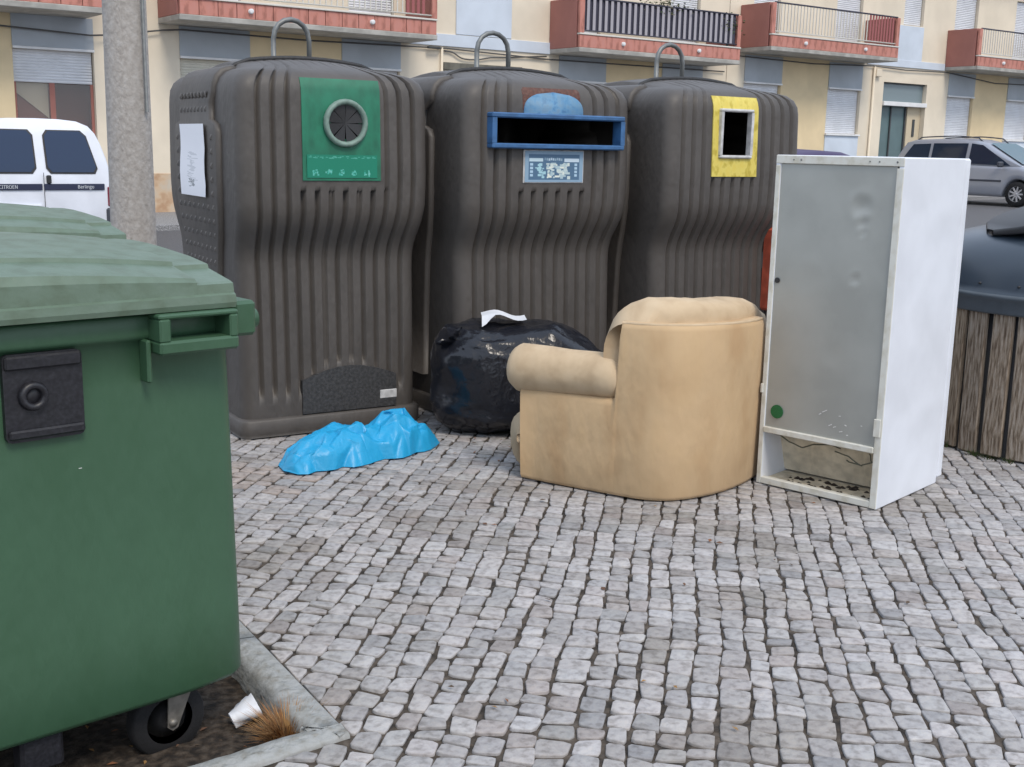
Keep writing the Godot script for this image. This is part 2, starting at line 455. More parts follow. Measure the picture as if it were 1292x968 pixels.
func paving(pave: Node):
	var rng := RandomNumberGenerator.new()
	rng.seed = 2024
	var nz := FastNoiseLite.new()
	nz.seed = 4
	nz.frequency = 1.0
	var stain := FastNoiseLite.new()
	stain.seed = 15
	stain.frequency = 0.9
	stain.fractal_octaves = 3
	var ang := deg_to_rad(9.0)
	var td := Vector2(sin(ang), -cos(ang))
	var sd := Vector2(cos(ang), sin(ang))
	var org := Vector2(0.5, -2.0)
	var W := 0.075
	var stones := []
	var edge := func(j: int, t: float) -> float:
		return j * W + 0.014 * (hsh(j * 1.37) - 0.5) + 0.035 * nz.get_noise_2d(j * 0.1, t * 0.45) + 0.012 * nz.get_noise_2d(j * 1.7 + 50.0, t * 3.0)
	var inw0 := (KF - KD * KF.dot(KD)).normalized()
	var pit := PackedVector2Array([K0 - inw0 * 0.007 - KF * 0.004, K0 + KD * 9.0 - inw0 * 0.007, K0 + KD * 9.0 + KF * 9.0, K0 + KF * 3.4 - (KD - KF * KD.dot(KF)).normalized() * 0.007])
	pit[0] = Geometry2D.line_intersects_line(K0 - inw0 * 0.007, KD, K0 - (KD - KF * KD.dot(KF)).normalized() * 0.007, KF)
	for j in range(-58, 44):
		var t := -0.6 + rng.randf() * 0.1
		while t < 8.6:
			var l: float = clamp(rng.randfn(0.078, 0.015), 0.05, 0.12)
			var t1: float = t + l
			var skew0 := rng.randf_range(-0.009, 0.009)
			var skew1 := rng.randf_range(-0.009, 0.009)
			var c := [Vector2(edge.call(j, t), t - skew0), Vector2(edge.call(j + 1, t), t + skew0), Vector2(edge.call(j + 1, t1), t1 + skew1), Vector2(edge.call(j, t1), t1 - skew1)]
			var cen := Vector2.ZERO
			for k in 4: cen += c[k] * 0.25
			var push := rng.randf_range(-0.0035, 0.0035)
			for k in 4:
				c[k].x += push
				c[k] += Vector2(rng.randf_range(-0.0055, 0.0055), rng.randf_range(-0.0055, 0.0055))
				var v: Vector2 = cen - c[k]
				c[k] += Vector2(sign(v.x) * min(abs(v.x), 0.0036), sign(v.y) * min(abs(v.y), 0.0058))
			var poly := PackedVector2Array()
			for k in 4:
				var a: Vector2 = c[(k + 3) % 4]
				var p: Vector2 = c[k]
				var e: Vector2 = c[(k + 1) % 4]
				var f := rng.randf_range(0.08, 0.24)
				poly.append(p.lerp(a, f))
				if f > 0.16: poly.append(p.lerp((a + e) * 0.5, f * 0.32))
				poly.append(p.lerp(e, rng.randf_range(0.08, 0.24)))
			var wp := PackedVector2Array()
			for q in poly: wp.append(org + sd * q.x + td * q.y)
			var wc: Vector2 = org + sd * cen.x + td * cen.y
			t = t1
			# keep clear of the kerb
			if wc.x > 3.6: continue
			var cut := false
			for q in wp:
				if Geometry2D.is_point_in_polygon(q, pit): cut = true
			if cut:
				var pieces := Geometry2D.clip_polygons(wp, pit)
				if pieces.is_empty(): continue
				wp = pieces[0]
				var area := 0.0
				wc = Vector2.ZERO
				for k in wp.size():
					area += wp[k].cross(wp[(k + 1) % wp.size()]) * 0.5
					wc += wp[k] / wp.size()
				if abs(area) < 0.0012: continue
			# colour of the stone itself
			var base := rng.randf_range(0.31, 0.45)
			var warm := rng.randf_range(-0.012, 0.02)
			var cl := Color(base * (1.0 + warm), base * (0.972 - abs(warm) * 0.3), base * (0.965 - warm * 0.9))
			var r := rng.randf()
			if r < 0.06: cl = Color(base * 0.86, base * 0.79, base * 0.76)
			elif r < 0.12: cl = Color(base * 0.82, base * 0.81, base * 0.82)
			var s: float = stain.get_noise_2d(wc.x * 1.4, wc.y * 1.4) + rng.randf_range(-0.12, 0.12)
			if s > 0.2: cl = cl.lerp(Color(0.2, 0.175, 0.145), min(0.5, (s - 0.2) * 2.0))
			var rd := Vector2(wc.x + 1.15, (wc.y + 5.0) * 1.2).length() + rng.randf_range(-0.1, 0.1)
			if rd < 0.26: cl = cl.lerp(Color(0.36, 0.24, 0.16), 0.3)
			var h := rng.randf_range(-0.003, 0.003)
			var tilt := Vector2(rng.randf_range(-0.03, 0.03), rng.randf_range(-0.03, 0.03))
			var d := Vector3(wc.x, -1.45, wc.y)
			# in the frame of the photograph?
			var az: float = atan2(wc.x, -wc.y)
			var vis: bool = abs(az) < 0.4 and d.length() < 20.0 and -wc.y > 2.5
			stones.append({"p": wp, "c": wc, "h": h, "t": tilt, "col": cl, "d": d.length() + (0.0 if vis else 100.0), "dome": rng.randf_range(-0.001, 0.0015)})
	stones.sort_custom(func(a, b): return a.d < b.d)
	var rest := B.new()
	var count := 0
	for s in stones:
		if count < 300:
			var b := B.new()
			stone_mesh(b, s)
			obj("paving_stone", b, M.stone, pave)
		else:
			stone_mesh(rest, s)
		count += 1
	tag(obj("paving_stones", rest, M.stone, pave), "", "", "", "stuff")
	print("stones ", count)

func stone_mesh(b: B, s: Dictionary):
	b.col(s.col)
	var rings := []
	var c: Vector2 = s.c
	for lv in [[1.0, -0.03], [1.0, -0.0035], [0.975, -0.0008], [0.9, 0.0]]:
		var ring := PackedVector3Array()
		for q in s.p:
			var r: Vector2 = c + (q - c) * lv[0]
			ring.append(Vector3(r.x, lv[1] + s.h + (r - c).dot(s.t), r.y))
		rings.append(ring)
	b.loft(rings, true, false, false)
	var top: PackedVector3Array = rings[3]
	var m := Vector3(c.x, s.h + s.dome, c.y)
	for i in top.size():
		b.tri(m, top[i], top[(i + 1) % top.size()])

# ---------------------------------------------------------------- recycling containers
const CTOP := [0.0, 1.62, 0.001, 1.66, 0.006, 1.7, 0.022, 1.738, 0.052, 1.766, 0.1, 1.786, 0.18, 1.808, 0.3, 1.835, 0.43, 1.852, 0.57, 1.86]
func c_hw(y: float) -> float:
	return lut([0.0, 0.472, 0.8, 0.474, 0.95, 0.478, 1.05, 0.487, 1.15, 0.495, 1.25, 0.498, 1.62, 0.495], y)
func c_zf(y: float) -> float:
	return lut([0.0, 0.535, 0.5, 0.52, 0.86, 0.506, 0.9, 0.511, 0.94, 0.525, 0.98, 0.548, 1.02, 0.573, 1.06, 0.595, 1.1, 0.609, 1.14, 0.616, 1.3, 0.62, 1.62, 0.61], y)
func c_ix(i: float) -> float:
	# the flanks round over faster than the front
	return lut([0.0, 0.0, 0.001, 0.002, 0.006, 0.006, 0.022, 0.022, 0.052, 0.05, 0.1, 0.086, 0.18, 0.115, 0.3, 0.13, 0.6, 0.145], i)
func c_arch(x: float, i: float) -> float:
	return -0.05 * pow(x / 0.45, 2.0) * smoothstep(0.03, 0.3, i)
func c_front(y: float) -> float:
	# z of the front skin, the rounded shoulder included
	if y <= 1.62: return c_zf(y)
	var inv := []
	for i in range(0, CTOP.size(), 2):
		inv.append(CTOP[i + 1])
		inv.append(CTOP[i])
	return c_zf(1.62) - lut(inv, y)

func container_ring(cols: Array, hw: float, zf: float, y: float, inset: float, flat: Rect2) -> PackedVector3Array:
	var ring := PackedVector3Array()
	hw -= c_ix(inset)
	var zd := zf - inset
	var rc: float = min(0.07, min(hw, zd) * 0.7)
	var hx := hw - rc
	var hz := zd - rc
	# front, left to right, with its grooves
	var lowlim := func(x: float) -> float:
		return 0.19 + 0.15 * exp(-pow((x - 0.07) / 0.19, 4.0))
	ring.append(Vector3(-hx, y, zd))
	for k in cols:
		var x: float = k[0]
		var cx: float = k[1]
		var dep := 0.042
		dep *= smoothstep(lowlim.call(cx), lowlim.call(cx) + 0.035, y)
		dep *= 1.0 - 0.75 * smoothstep(0.1, 0.4, inset)
		if x > flat.position.x - 0.02 and x < flat.end.x + 0.02 and y > flat.position.y - 0.045 and y < flat.end.y + 0.06: dep = 0.0
		ring.append(Vector3(x / 0.41 * hx, y, zd - dep * k[2]))
	var ca := func(cx: float, cz: float, a0: float):
		for s in 6:
			var a: float = a0 + PI / 2 * s / 5.0
			ring.append(Vector3(cx + rc * sin(a), y, cz + rc * cos(a)))
	ca.call(hx, hz, 0.0)
	for k in 3: ring.append(Vector3(hw, y, lerp(hz, -hz, (k + 1) / 4.0)))
	ca.call(hx, -hz, PI / 2)
	for k in 5: ring.append(Vector3(lerp(hx, -hx, (k + 1) / 6.0), y, -zd))
	ca.call(-hx, -hz, PI)
	for k in 3: ring.append(Vector3(-hw, y, lerp(-hz, hz, (k + 1) / 4.0)))
	ca.call(-hx, hz, PI * 1.5)
	if inset > 0.0:
		for i in ring.size(): ring[i].y += c_arch(ring[i].x, inset)
	return ring

func skin_plate(called: String, parent: Node, m: Material, x0: float, x1: float, y0: float, y1: float, off: float, corner := 0.02) -> MeshInstance3D:
	# a plate that follows the front skin
	var b := B.new()
	var n := 12
	var front := []
	for i in n + 1:
		var y: float = lerp(y0, y1, i / float(n))
		var cut := 0.0
		var e: float = min(y - y0, y1 - y)
		if e < corner: cut = corner - sqrt(max(0.0, corner * corner - pow(corner - e, 2.0)))
		var z := c_front(y) + off
		front.append(V3([x0 + cut, y, z - 0.012, x0 + cut, y, z - 0.002, x0 + cut + 0.003, y, z, x1 - cut - 0.003, y, z, x1 - cut, y, z - 0.002, x1 - cut, y, z - 0.012]))
	b.loft(front, false, false, false)
	b.grp(1)
	for i in [0, n]:
		var r: PackedVector3Array = front[i]
		b.quad(r[1], r[4], r[5], r[0])
	return obj(called, b, m, parent)

func panel_with_hole(called: String, parent: Node, m: Material, x0: float, x1: float, y0: float, y1: float, hole: Rect2) -> MeshInstance3D:
	var b := B.new()
	var ys := [y0, hole.position.y, 1.52, 1.6, hole.end.y, 1.69, 1.72, y1]
	var xs := [x0, hole.position.x, hole.end.x, x1]
	for j in ys.size() - 1:
		for i in 3:
			if i == 1 and ys[j] >= hole.position.y - 0.001 and ys[j + 1] <= hole.end.y + 0.001: continue
			var za := c_front(ys[j]) + 0.006
			var zb := c_front(ys[j + 1]) + 0.006
			b.quad(Vector3(xs[i], ys[j], za), Vector3(xs[i + 1], ys[j], za), Vector3(xs[i + 1], ys[j + 1], zb), Vector3(xs[i], ys[j + 1], zb))
		b.grp(-1)
		for x in [x0, x1]: b.quad(Vector3(x, ys[j], c_front(ys[j]) + 0.006), Vector3(x, ys[j + 1], c_front(ys[j + 1]) + 0.006), Vector3(x, ys[j + 1], c_front(ys[j + 1]) - 0.01), Vector3(x, ys[j], c_front(ys[j]) - 0.01))
		b.grp(0)
	return obj(called, b, m, parent)

func container(kind: String, at: Vector3, turn: float, label: String) -> Node3D:
	var t := thing("recycling_container", label, "recycling container", at, turn, "brown recycling containers in a row")
	if kind != "glass": t.scale = Vector3(1.07, 1.0, 1.0)
	var flat := Rect2(0, 0, 0, 0)
	if kind == "glass": flat = Rect2(-0.19, 1.255, 0.415, 0.5)
	if kind == "plastic": flat = Rect2(-0.205, 1.29, 0.34, 0.47)
	if kind == "paper": flat = Rect2(-0.187, 1.26, 0.355, 0.49)
	var b := B.new()
	var rings := []
	# columns across the front: both lips and floor of every groove, plus the edges of the mouth
	var cols := []
	var NG := 12
	for g in NG:
		var cx: float = lerp(-0.385, 0.385, g / float(NG - 1))
		for k in [[-0.019, 0.0], [-0.0145, 0.0], [-0.011, 1.0], [0.011, 1.0], [0.0145, 0.0], [0.019, 0.0]]: cols.append([cx + k[0], cx, k[1]])
	var mouth := Rect2(9, 9, 0, 0)
	if kind == "glass": mouth = Rect2(-0.036, 1.46, 0.14, 0.14)
	if kind == "paper": mouth = Rect2(-0.36, 1.452, 0.75, 0.138)
	if kind == "plastic": mouth = Rect2(-0.143, 1.414, 0.216, 0.246)
	if true:
		for mx in [mouth.position.x, mouth.end.x]:
			for q in cols.duplicate():
				if abs(q[0] - mx) < 0.006: cols.erase(q)
			cols.append([mx, mx, 0.0])
	cols.sort_custom(func(p, q): return p[0] < q[0])
	var ys := [0.05, 0.1, 0.15, 0.19, 0.22, 0.25, 0.28, 0.31, 0.34, 0.355, 0.37, 0.385, 0.4, 0.5, 0.65, 0.8, 0.86, 0.9, 0.94, 0.98, 1.02, 1.06, 1.1, 1.14, 1.18, 1.2, 1.208, 1.216, 1.24, 1.3, 1.35, 1.414, 1.452, 1.52, 1.59, 1.62]
	for y in ys: rings.append(container_ring(cols, c_hw(y), c_zf(y), y, 0.0, flat))
	for i in range(2, CTOP.size(), 2): rings.append(container_ring(cols, c_hw(1.62), c_zf(1.62), CTOP[i + 1], CTOP[i], flat))
	for r in rings.size() - 1:
		var p: PackedVector3Array = rings[r]
		var q: PackedVector3Array = rings[r + 1]
		for i in p.size():
			var j := (i + 1) % p.size()
			if i <= cols.size() and mouth.has_point(Vector2((cols[clamp(i - 1, 0, cols.size() - 1)][0] + cols[clamp(i, 0, cols.size() - 1)][0]) / 2, (p[i].y + q[i].y) / 2)): continue
			b.quad(p[i], p[j], q[j], q[i])
	b.cap(rings[0])
	b.cap(rings[rings.size() - 1])
	obj("body", b, M.pe_brown, t)
	# base skirt
	b = B.new()
	rings = []
	for s in [[0.488, 0.55, 0.003], [0.492, 0.555, 0.02], [0.492, 0.555, 0.082], [0.484, 0.547, 0.092], [0.46, 0.52, 0.096]]:
		var ring := PackedVector3Array()
		for p in rrect(-s[0], -s[1], s[0], s[1], 0.06, 4): ring.append(Vector3(p.x, s[2], p.y))
		rings.append(ring)
	b.loft(rings)
	obj("base_skirt", b, M.pe_brown, t)
	# seam between the two half shells
	b = B.new()
	var pts := PackedVector3Array()
	var half := []
	var sz := 0.2
	for y in [1.3, 1.45, 1.62]: half.append(Vector3(-c_hw(y) - 0.003, y, sz))
	for i in range(2, 16, 2):
		var xx := -c_hw(1.62) + c_ix(CTOP[i])
		half.append(Vector3(xx - 0.003, CTOP[i + 1] + c_arch(xx, CTOP[i]) + 0.003, sz))
	for k in 6:
		var xx: float = lerp(-0.36, 0.0, (k + 1) / 6.0)
		half.append(Vector3(xx, 1.849 + c_arch(xx, 0.4) + 0.005, sz))
	for p in half: pts.append(p)
	for i in half.size() - 1: pts.append(Vector3(-half[half.size() - 2 - i].x, half[half.size() - 2 - i].y, sz))
	b.tube(pts, 0.014, 6)
	obj("seam", b, M.pe_dark, t)
	# dimpled bands on both flanks
	for sgn in [-1.0, 1.0]:
		b = B.new()
		rings = []
		for s in [[0.2, 0.24], [0.5, 0.25], [0.8, 0.265], [0.9, 0.285], [1.0, 0.32], [1.1, 0.35], [1.2, 0.365], [1.48, 0.365], [1.52, 0.34], [1.54, 0.26], [1.62, 0.26]]:
			var x: float = c_hw(s[0]) + 0.028
			if kind != "glass": s[1] *= 0.8
			rings.append(V3([sgn * (x - 0.04), s[0], s[1] + 0.006, sgn * (x - 0.004), s[0], s[1], sgn * x, s[0], s[1] - 0.012, sgn * x, s[0], -s[1] + 0.012, sgn * (x - 0.004), s[0], -s[1], sgn * (x - 0.04), s[0], -s[1] - 0.006]))
		for i in range(2, 14, 2):
			var x2: float = c_hw(1.62) - c_ix(CTOP[i]) + 0.02
			var y2: float = CTOP[i + 1] + c_arch(x2, CTOP[i]) + 0.016
			rings.append(V3([sgn * (x2 - 0.04), y2 - 0.03, 0.28, sgn * (x2 - 0.003), y2 - 0.003, 0.275, sgn * x2, y2, 0.265, sgn * x2, y2, -0.265, sgn * (x2 - 0.003), y2 - 0.003, -0.275, sgn * (x2 - 0.04), y2 - 0.03, -0.28]))
		b.loft(rings, true, true, true)
		obj("side_band", b, M.pe_brown, t)
		if kind != "glass": continue
		b = B.new(true)
		var y := 0.3
		while y < 1.68:
			var zz: float = lut([0.2, 0.2, 0.8, 0.23, 1.1, 0.29, 1.48, 0.295, 1.53, 0.21], y)
			if y < 1.5 or (y > 1.56 and y < 1.67):
				for k in 8:
					var z: float = lerp(-zz, zz, k / 7.0)
					var x: float = c_hw(y) + 0.0275
					if kind == "glass" and sgn < 0 and y > 1.13 and y < 1.55 and z > -0.24 and z < 0.24: continue
					var P := Vector3(sgn * x, y, z)
					var tip := P + Vector3(sgn * 0.008, -0.005, 0)
					for q in [[-1, -1, 1, -1], [1, -1, 1, 1], [1, 1, -1, 1], [-1, 1, -1, -1]]:
						b.tri(tip, P + Vector3(0, q[0] * 0.015, q[1] * 0.016), P + Vector3(0, q[2] * 0.015, q[3] * 0.016))
			y += 0.068
		tag(obj("dimples", b, M.pe_brown, t), "", "", "", "stuff")
	# lifting loop
	b = B.new()
	pts = V3([-0.097, 1.84, 0, -0.097, 1.96, 0])
	for k in 9:
		var a := PI - PI * k / 8.0
		pts.append(Vector3(cos(a) * 0.095, 1.965 + sin(a) * 0.095, 0))
	pts.append(Vector3(0.097, 1.96, 0))
	pts.append(Vector3(0.097, 1.83, 0))
	b.tube(pts, 0.0135, 8)
	obj("lifting_loop", b, M.steel, t)
	b = B.new(true)
	b.box(Vector3(-0.097, 1.852, 0), Vector3(0.06, 0.012, 0.07), 0.004)
	b.box(Vector3(0.097, 1.852, 0), Vector3(0.06, 0.012, 0.07), 0.004)
	obj("loop_plates", b, M.steel, t)
	# arched hatch low on the front
	b = B.new(true)
	b.x = Transform3D(Basis(Vector3.RIGHT, -0.03), Vector3(0, 0, 0.5385))
	var poly := V2([-0.17, 0.1, 0.345, 0.1, 0.345, 0.27])
	for k in 9:
		var f := 1.0 - k / 8.0
		poly.append(Vector2(lerp(-0.17, 0.345, f), 0.27 + 0.06 * sin(PI * f)))
	b.prism(poly, -0.02, 0.008)
	obj("hatch", b, M.pe_hatch, t)
	if kind == "glass":
		var p := panel_with_hole("bottle_panel", t, M.green_panel, -0.185, 0.22, 1.262, 1.742, Rect2(-0.036, 1.46, 0.14, 0.14))
		b = B.new()
		var rr := []
		for k in 25:
			var a := TAU * k / 24
			var ring := PackedVector3Array()
			for s in 8:
				var q := TAU * s / 8
				var rad := 0.101 + 0.014 * cos(q)
				ring.append(Vector3(0.034 + rad * cos(a), 1.535 + rad * sin(a), c_front(1.54) + 0.016 + 0.02 * sin(q)))
			rr.append(ring)
		b.loft(rr, true, false, false)
		obj("throat_ring", b, M.green_ring, p)
		b = B.new(true)
		for k in 8:
			var a0 := TAU * k / 8.0 + 0.03
			var a1 := TAU * (k + 1) / 8.0 - 0.03
			var c := Vector3(0.034, 1.535, c_front(1.54))
			b.tri(c + Vector3(0, 0, -0.0 + 0.0095), c + Vector3(cos(a0) * 0.1, sin(a0) * 0.1, 0.018), c + Vector3(cos(a1) * 0.1, sin(a1) * 0.1, 0.012))
		obj("rubber_flaps", b, M.rubber, p)
		b = B.new()
		b.uvquad(Vector3(-0.165, 1.385, c_front(1.35) + 0.0085), Vector3(0.2, 1.385, c_front(1.35) + 0.0085), Vector3(0.2, 1.275, c_front(1.3) + 0.0085), Vector3(-0.165, 1.275, c_front(1.3) + 0.0085))
		obj("printed_label", b, M.print_green, p)
		# taped notice on the left band
		b = B.new()
		var nx := -(c_hw(1.3) + 0.0335)
		var strips := 6
		for k in strips:
			var va := 1.165 + 0.355 * k / strips
			var vb := 1.165 + 0.355 * (k + 1) / strips
			var ua := 0.008 * sin(k * 1.9)
			var ub := 0.008 * sin((k + 1) * 1.9)
			var A := [Vector3(nx - 0.012 - 0.004 * sin(k + 1.0), vb, -0.19 + ub * 0.4), Vector3(nx - 0.006, vb, 0.215 + ub), Vector3(nx - 0.006, va, 0.215 + ua), Vector3(nx - 0.012 - 0.004 * sin(k * 1.0), va, -0.19 + ua * 0.4)]
			var U := [Vector2(0, 1 - float(k + 1) / strips), Vector2(1, 1 - float(k + 1) / strips), Vector2(1, 1 - float(k) / strips), Vector2(0, 1 - float(k) / strips)]
			for i in [0, 1, 2, 0, 2, 3]:
				b.st.set_uv(U[i])
				b.st.add_vertex(A[i])
		obj("taped_notice", b, M.print_notice, t)
		b = B.new(true)
		b.box(Vector3(0.3, 0.165, c_zf(0.165) + 0.012), Vector3(0.095, 0.045, 0.006), 0.003)
		obj("number_plate", b, M.white_frame, t)
	if kind == "plastic":
		var p := panel_with_hole("packaging_panel", t, M.yellow_panel, -0.197, 0.135, 1.298, 1.742, Rect2(-0.143, 1.414, 0.216, 0.246))
		var z := c_front(1.5) + 0.008
		b = B.new(true)
		ring_frame(b, Rect2(-0.155, 1.4, 0.24, 0.274), 0.018, z - 0.02, 0.038)
		obj("throat_frame", b, M.white_frame, p)
	if kind == "paper":
		var z := c_front(1.5)
		var p0 := skin_plate("worn_plate", t, M.rust_patch, -0.178, 0.164, 1.62, 1.742, 0.002, 0.01)
		b = B.new()
		var n := 10
		var front := []
		for i in n + 1:
			var y: float = lerp(1.605, 1.722, i / float(n))
			var f := i / float(n)
			var hw: float = 0.173 * pow(max(0.0, 1.0 - pow(f, 3.2)), 0.5)
			var zz := c_front(y) + 0.012
			front.append(V3([-hw, y, zz - 0.01, -hw, y, zz, hw, y, zz, hw, y, zz - 0.01]))
		b.loft(front, false, false, false)
		obj("faded_emblem", b, M.blue_faded, p0)
		b = B.new(true)
		ring_frame(b, Rect2(-0.379, 1.432, 0.787, 0.178), 0.026, z - 0.02, 0.075)
		var p := obj("slot_frame", b, M.blue_frame, t)
		b = B.new()
		var zs := c_front(1.35) + 0.008
		b.uvquad(Vector3(-0.168, 1.422, zs), Vector3(0.178, 1.422, zs), Vector3(0.178, 1.262, zs), Vector3(-0.168, 1.262, zs))
		obj("sorting_sticker", b, M.print_blue, t)
		b = B.new(true)
		b.box(Vector3(0.005, 1.342, zs - 0.006), Vector3(0.36, 0.172, 0.008), 0.003)
		obj("sticker_backing", b, M.white_frame, t)
	return t

func ring_frame(b: B, r: Rect2, w: float, z: float, d: float):
	var c := r.get_center()
	b.box(Vector3(c.x, r.end.y - w / 2, z + d / 2), Vector3(r.size.x, w, d), 0.006)
	b.box(Vector3(c.x, r.position.y + w / 2, z + d / 2), Vector3(r.size.x, w, d), 0.006)
	b.box(Vector3(r.position.x + w / 2, c.y, z + d / 2 - 0.0015), Vector3(w, r.size.y - 2 * w, d - 0.003), 0.0)
	b.box(Vector3(r.end.x - w / 2, c.y, z + d / 2 - 0.0015), Vector3(w, r.size.y - 2 * w, d - 0.003), 0.0)

func make_prints():
	var rng := RandomNumberGenerator.new()
	rng.seed = 77
	var im := Image.create(192, 64, false, Image.FORMAT_RGB8)
	im.fill(Color(0.03, 0.47, 0.37))
	for k in 40: im.fill_rect(Rect2i(rng.randi_range(4, 180), rng.randi_range(3, 9), rng.randi_range(3, 10), 2), Color(0.3, 0.62, 0.55))
	for k in 5:
		var x0 := 14 + k * 35
		for q in 14: im.fill_rect(Rect2i(x0 + rng.randi_range(0, 14), 40 + rng.randi_range(0, 14), rng.randi_range(2, 6), rng.randi_range(2, 6)), Color(0.2, 0.62, 0.55).lerp(Color(0.45, 0.72, 0.68), rng.randf()))
	print_mat("print_green", im)
	im = Image.create(160, 160, false, Image.FORMAT_RGB8)
	im.fill(Color(0.93, 0.93, 0.95))
	for k in 34:
		var y := 62 + k * 2
		var w := rng.randi_range(8, 46)
		im.fill_rect(Rect2i(72 + rng.randi_range(-26, 4), y, w, 1), Color(0.72, 0.73, 0.75))
	for k in 26: im.fill_rect(Rect2i(52 + rng.randi_range(0, 34), 122 + rng.randi_range(0, 16), rng.randi_range(3, 9), rng.randi_range(1, 3)), Color(0.5, 0.52, 0.53))
	print_mat("print_notice", im, 0.6)
	im = Image.create(256, 112, false, Image.FORMAT_RGB8)
	im.fill(Color(0.52, 0.63, 0.72))
	im.fill_rect(Rect2i(16, 12, 224, 92), Color(0.3, 0.42, 0.53))
	im.fill_rect(Rect2i(18, 26, 60, 12), Color(0.75, 0.84, 0.88))
	im.fill_rect(Rect2i(172, 26, 66, 13), Color(0.78, 0.85, 0.9))
	for k in 9: im.fill_rect(Rect2i(84 + k * 9, 24 + (k % 3), 7, 9), Color(0.45, 0.56, 0.64).lerp(Color(0.7, 0.78, 0.84), rng.randf()))
	for k in 60:
		var px := rng.randi_range(92, 190)
		var py := rng.randi_range(42, 92)
		im.fill_rect(Rect2i(px, py, rng.randi_range(6, 24), rng.randi_range(5, 13)), Color(0.62, 0.72, 0.76).lerp(Color(0.86, 0.88, 0.84), rng.randf()))
	for k in 18: im.fill_rect(Rect2i(rng.randi_range(44, 82), rng.randi_range(44, 90), rng.randi_range(5, 14), rng.randi_range(4, 12)), Color(0.62, 0.78, 0.82))
	for k in 4: im.fill_rect(Rect2i(22, 44 + k * 13, 13, 9), Color(0.66, 0.77, 0.85))
	for k in 4: im.fill_rect(Rect2i(218, 44 + k * 13, 12, 9), Color(0.66, 0.77, 0.85))
	print_mat("print_blue", im)

# ---------------------------------------------------------------- wheeled bin
func wheel_part(parent: Node, at: Vector3, r: float, w: float, axis_turn: float, hub: Material, spokes := 0):
	var b := B.new()
	b.x = Transform3D(Basis(Vector3.UP, axis_turn) * Basis(Vector3.RIGHT, PI / 2), at)
	b.lathe(V2([r * 0.62, -w * 0.5, r * 0.93, -w * 0.5, r * 0.985, -w * 0.36, r, -w * 0.15, r, w * 0.15, r * 0.985, w * 0.36, r * 0.93, w * 0.5, r * 0.62, w * 0.5]), 28, false)
	var ty := obj("wheel", b, M.tyre, parent)
	b = B.new()
	b.x = Transform3D(Basis(Vector3.UP, axis_turn) * Basis(Vector3.RIGHT, PI / 2), at)
	if spokes == 0:
		b.lathe(V2([r * 0.63, -w * 0.4, r * 0.3, -w * 0.25, r * 0.12, -w * 0.6, r * 0.12, w * 0.6, r * 0.3, w * 0.25, r * 0.63, w * 0.4]), 24)
		obj("rim", b, hub, ty)
	else:
		b.grp(-1)
		b.lathe(V2([r * 0.66, -w * 0.42, r * 0.66, w * 0.44, r * 0.6, w * 0.44, r * 0.6, -w * 0.2]), 28, false)
		b.lathe(V2([r * 0.16, w * 0.1, r * 0.16, w * 0.42, r * 0.06, w * 0.46]), 16)
		for k in spokes:
			var bx := b.x
			b.x = bx * Transform3D(Basis(Vector3.UP, TAU * k / spokes), Vector3.ZERO)
			b.box(Vector3(r * 0.38, w * 0.36, 0), Vector3(r * 0.5, w * 0.16, r * 0.13), 0.004)
			b.x = bx
		obj("rim", b, hub, ty)
		b = B.new()
		b.x = Transform3D(Basis(Vector3.UP, axis_turn) * Basis(Vector3.RIGHT, PI / 2), at)
		b.lathe(V2([r * 0.62, w * 0.02, r * 0.62, w * 0.04]), 24)
		obj("brake_disc", b, M.steel, ty)

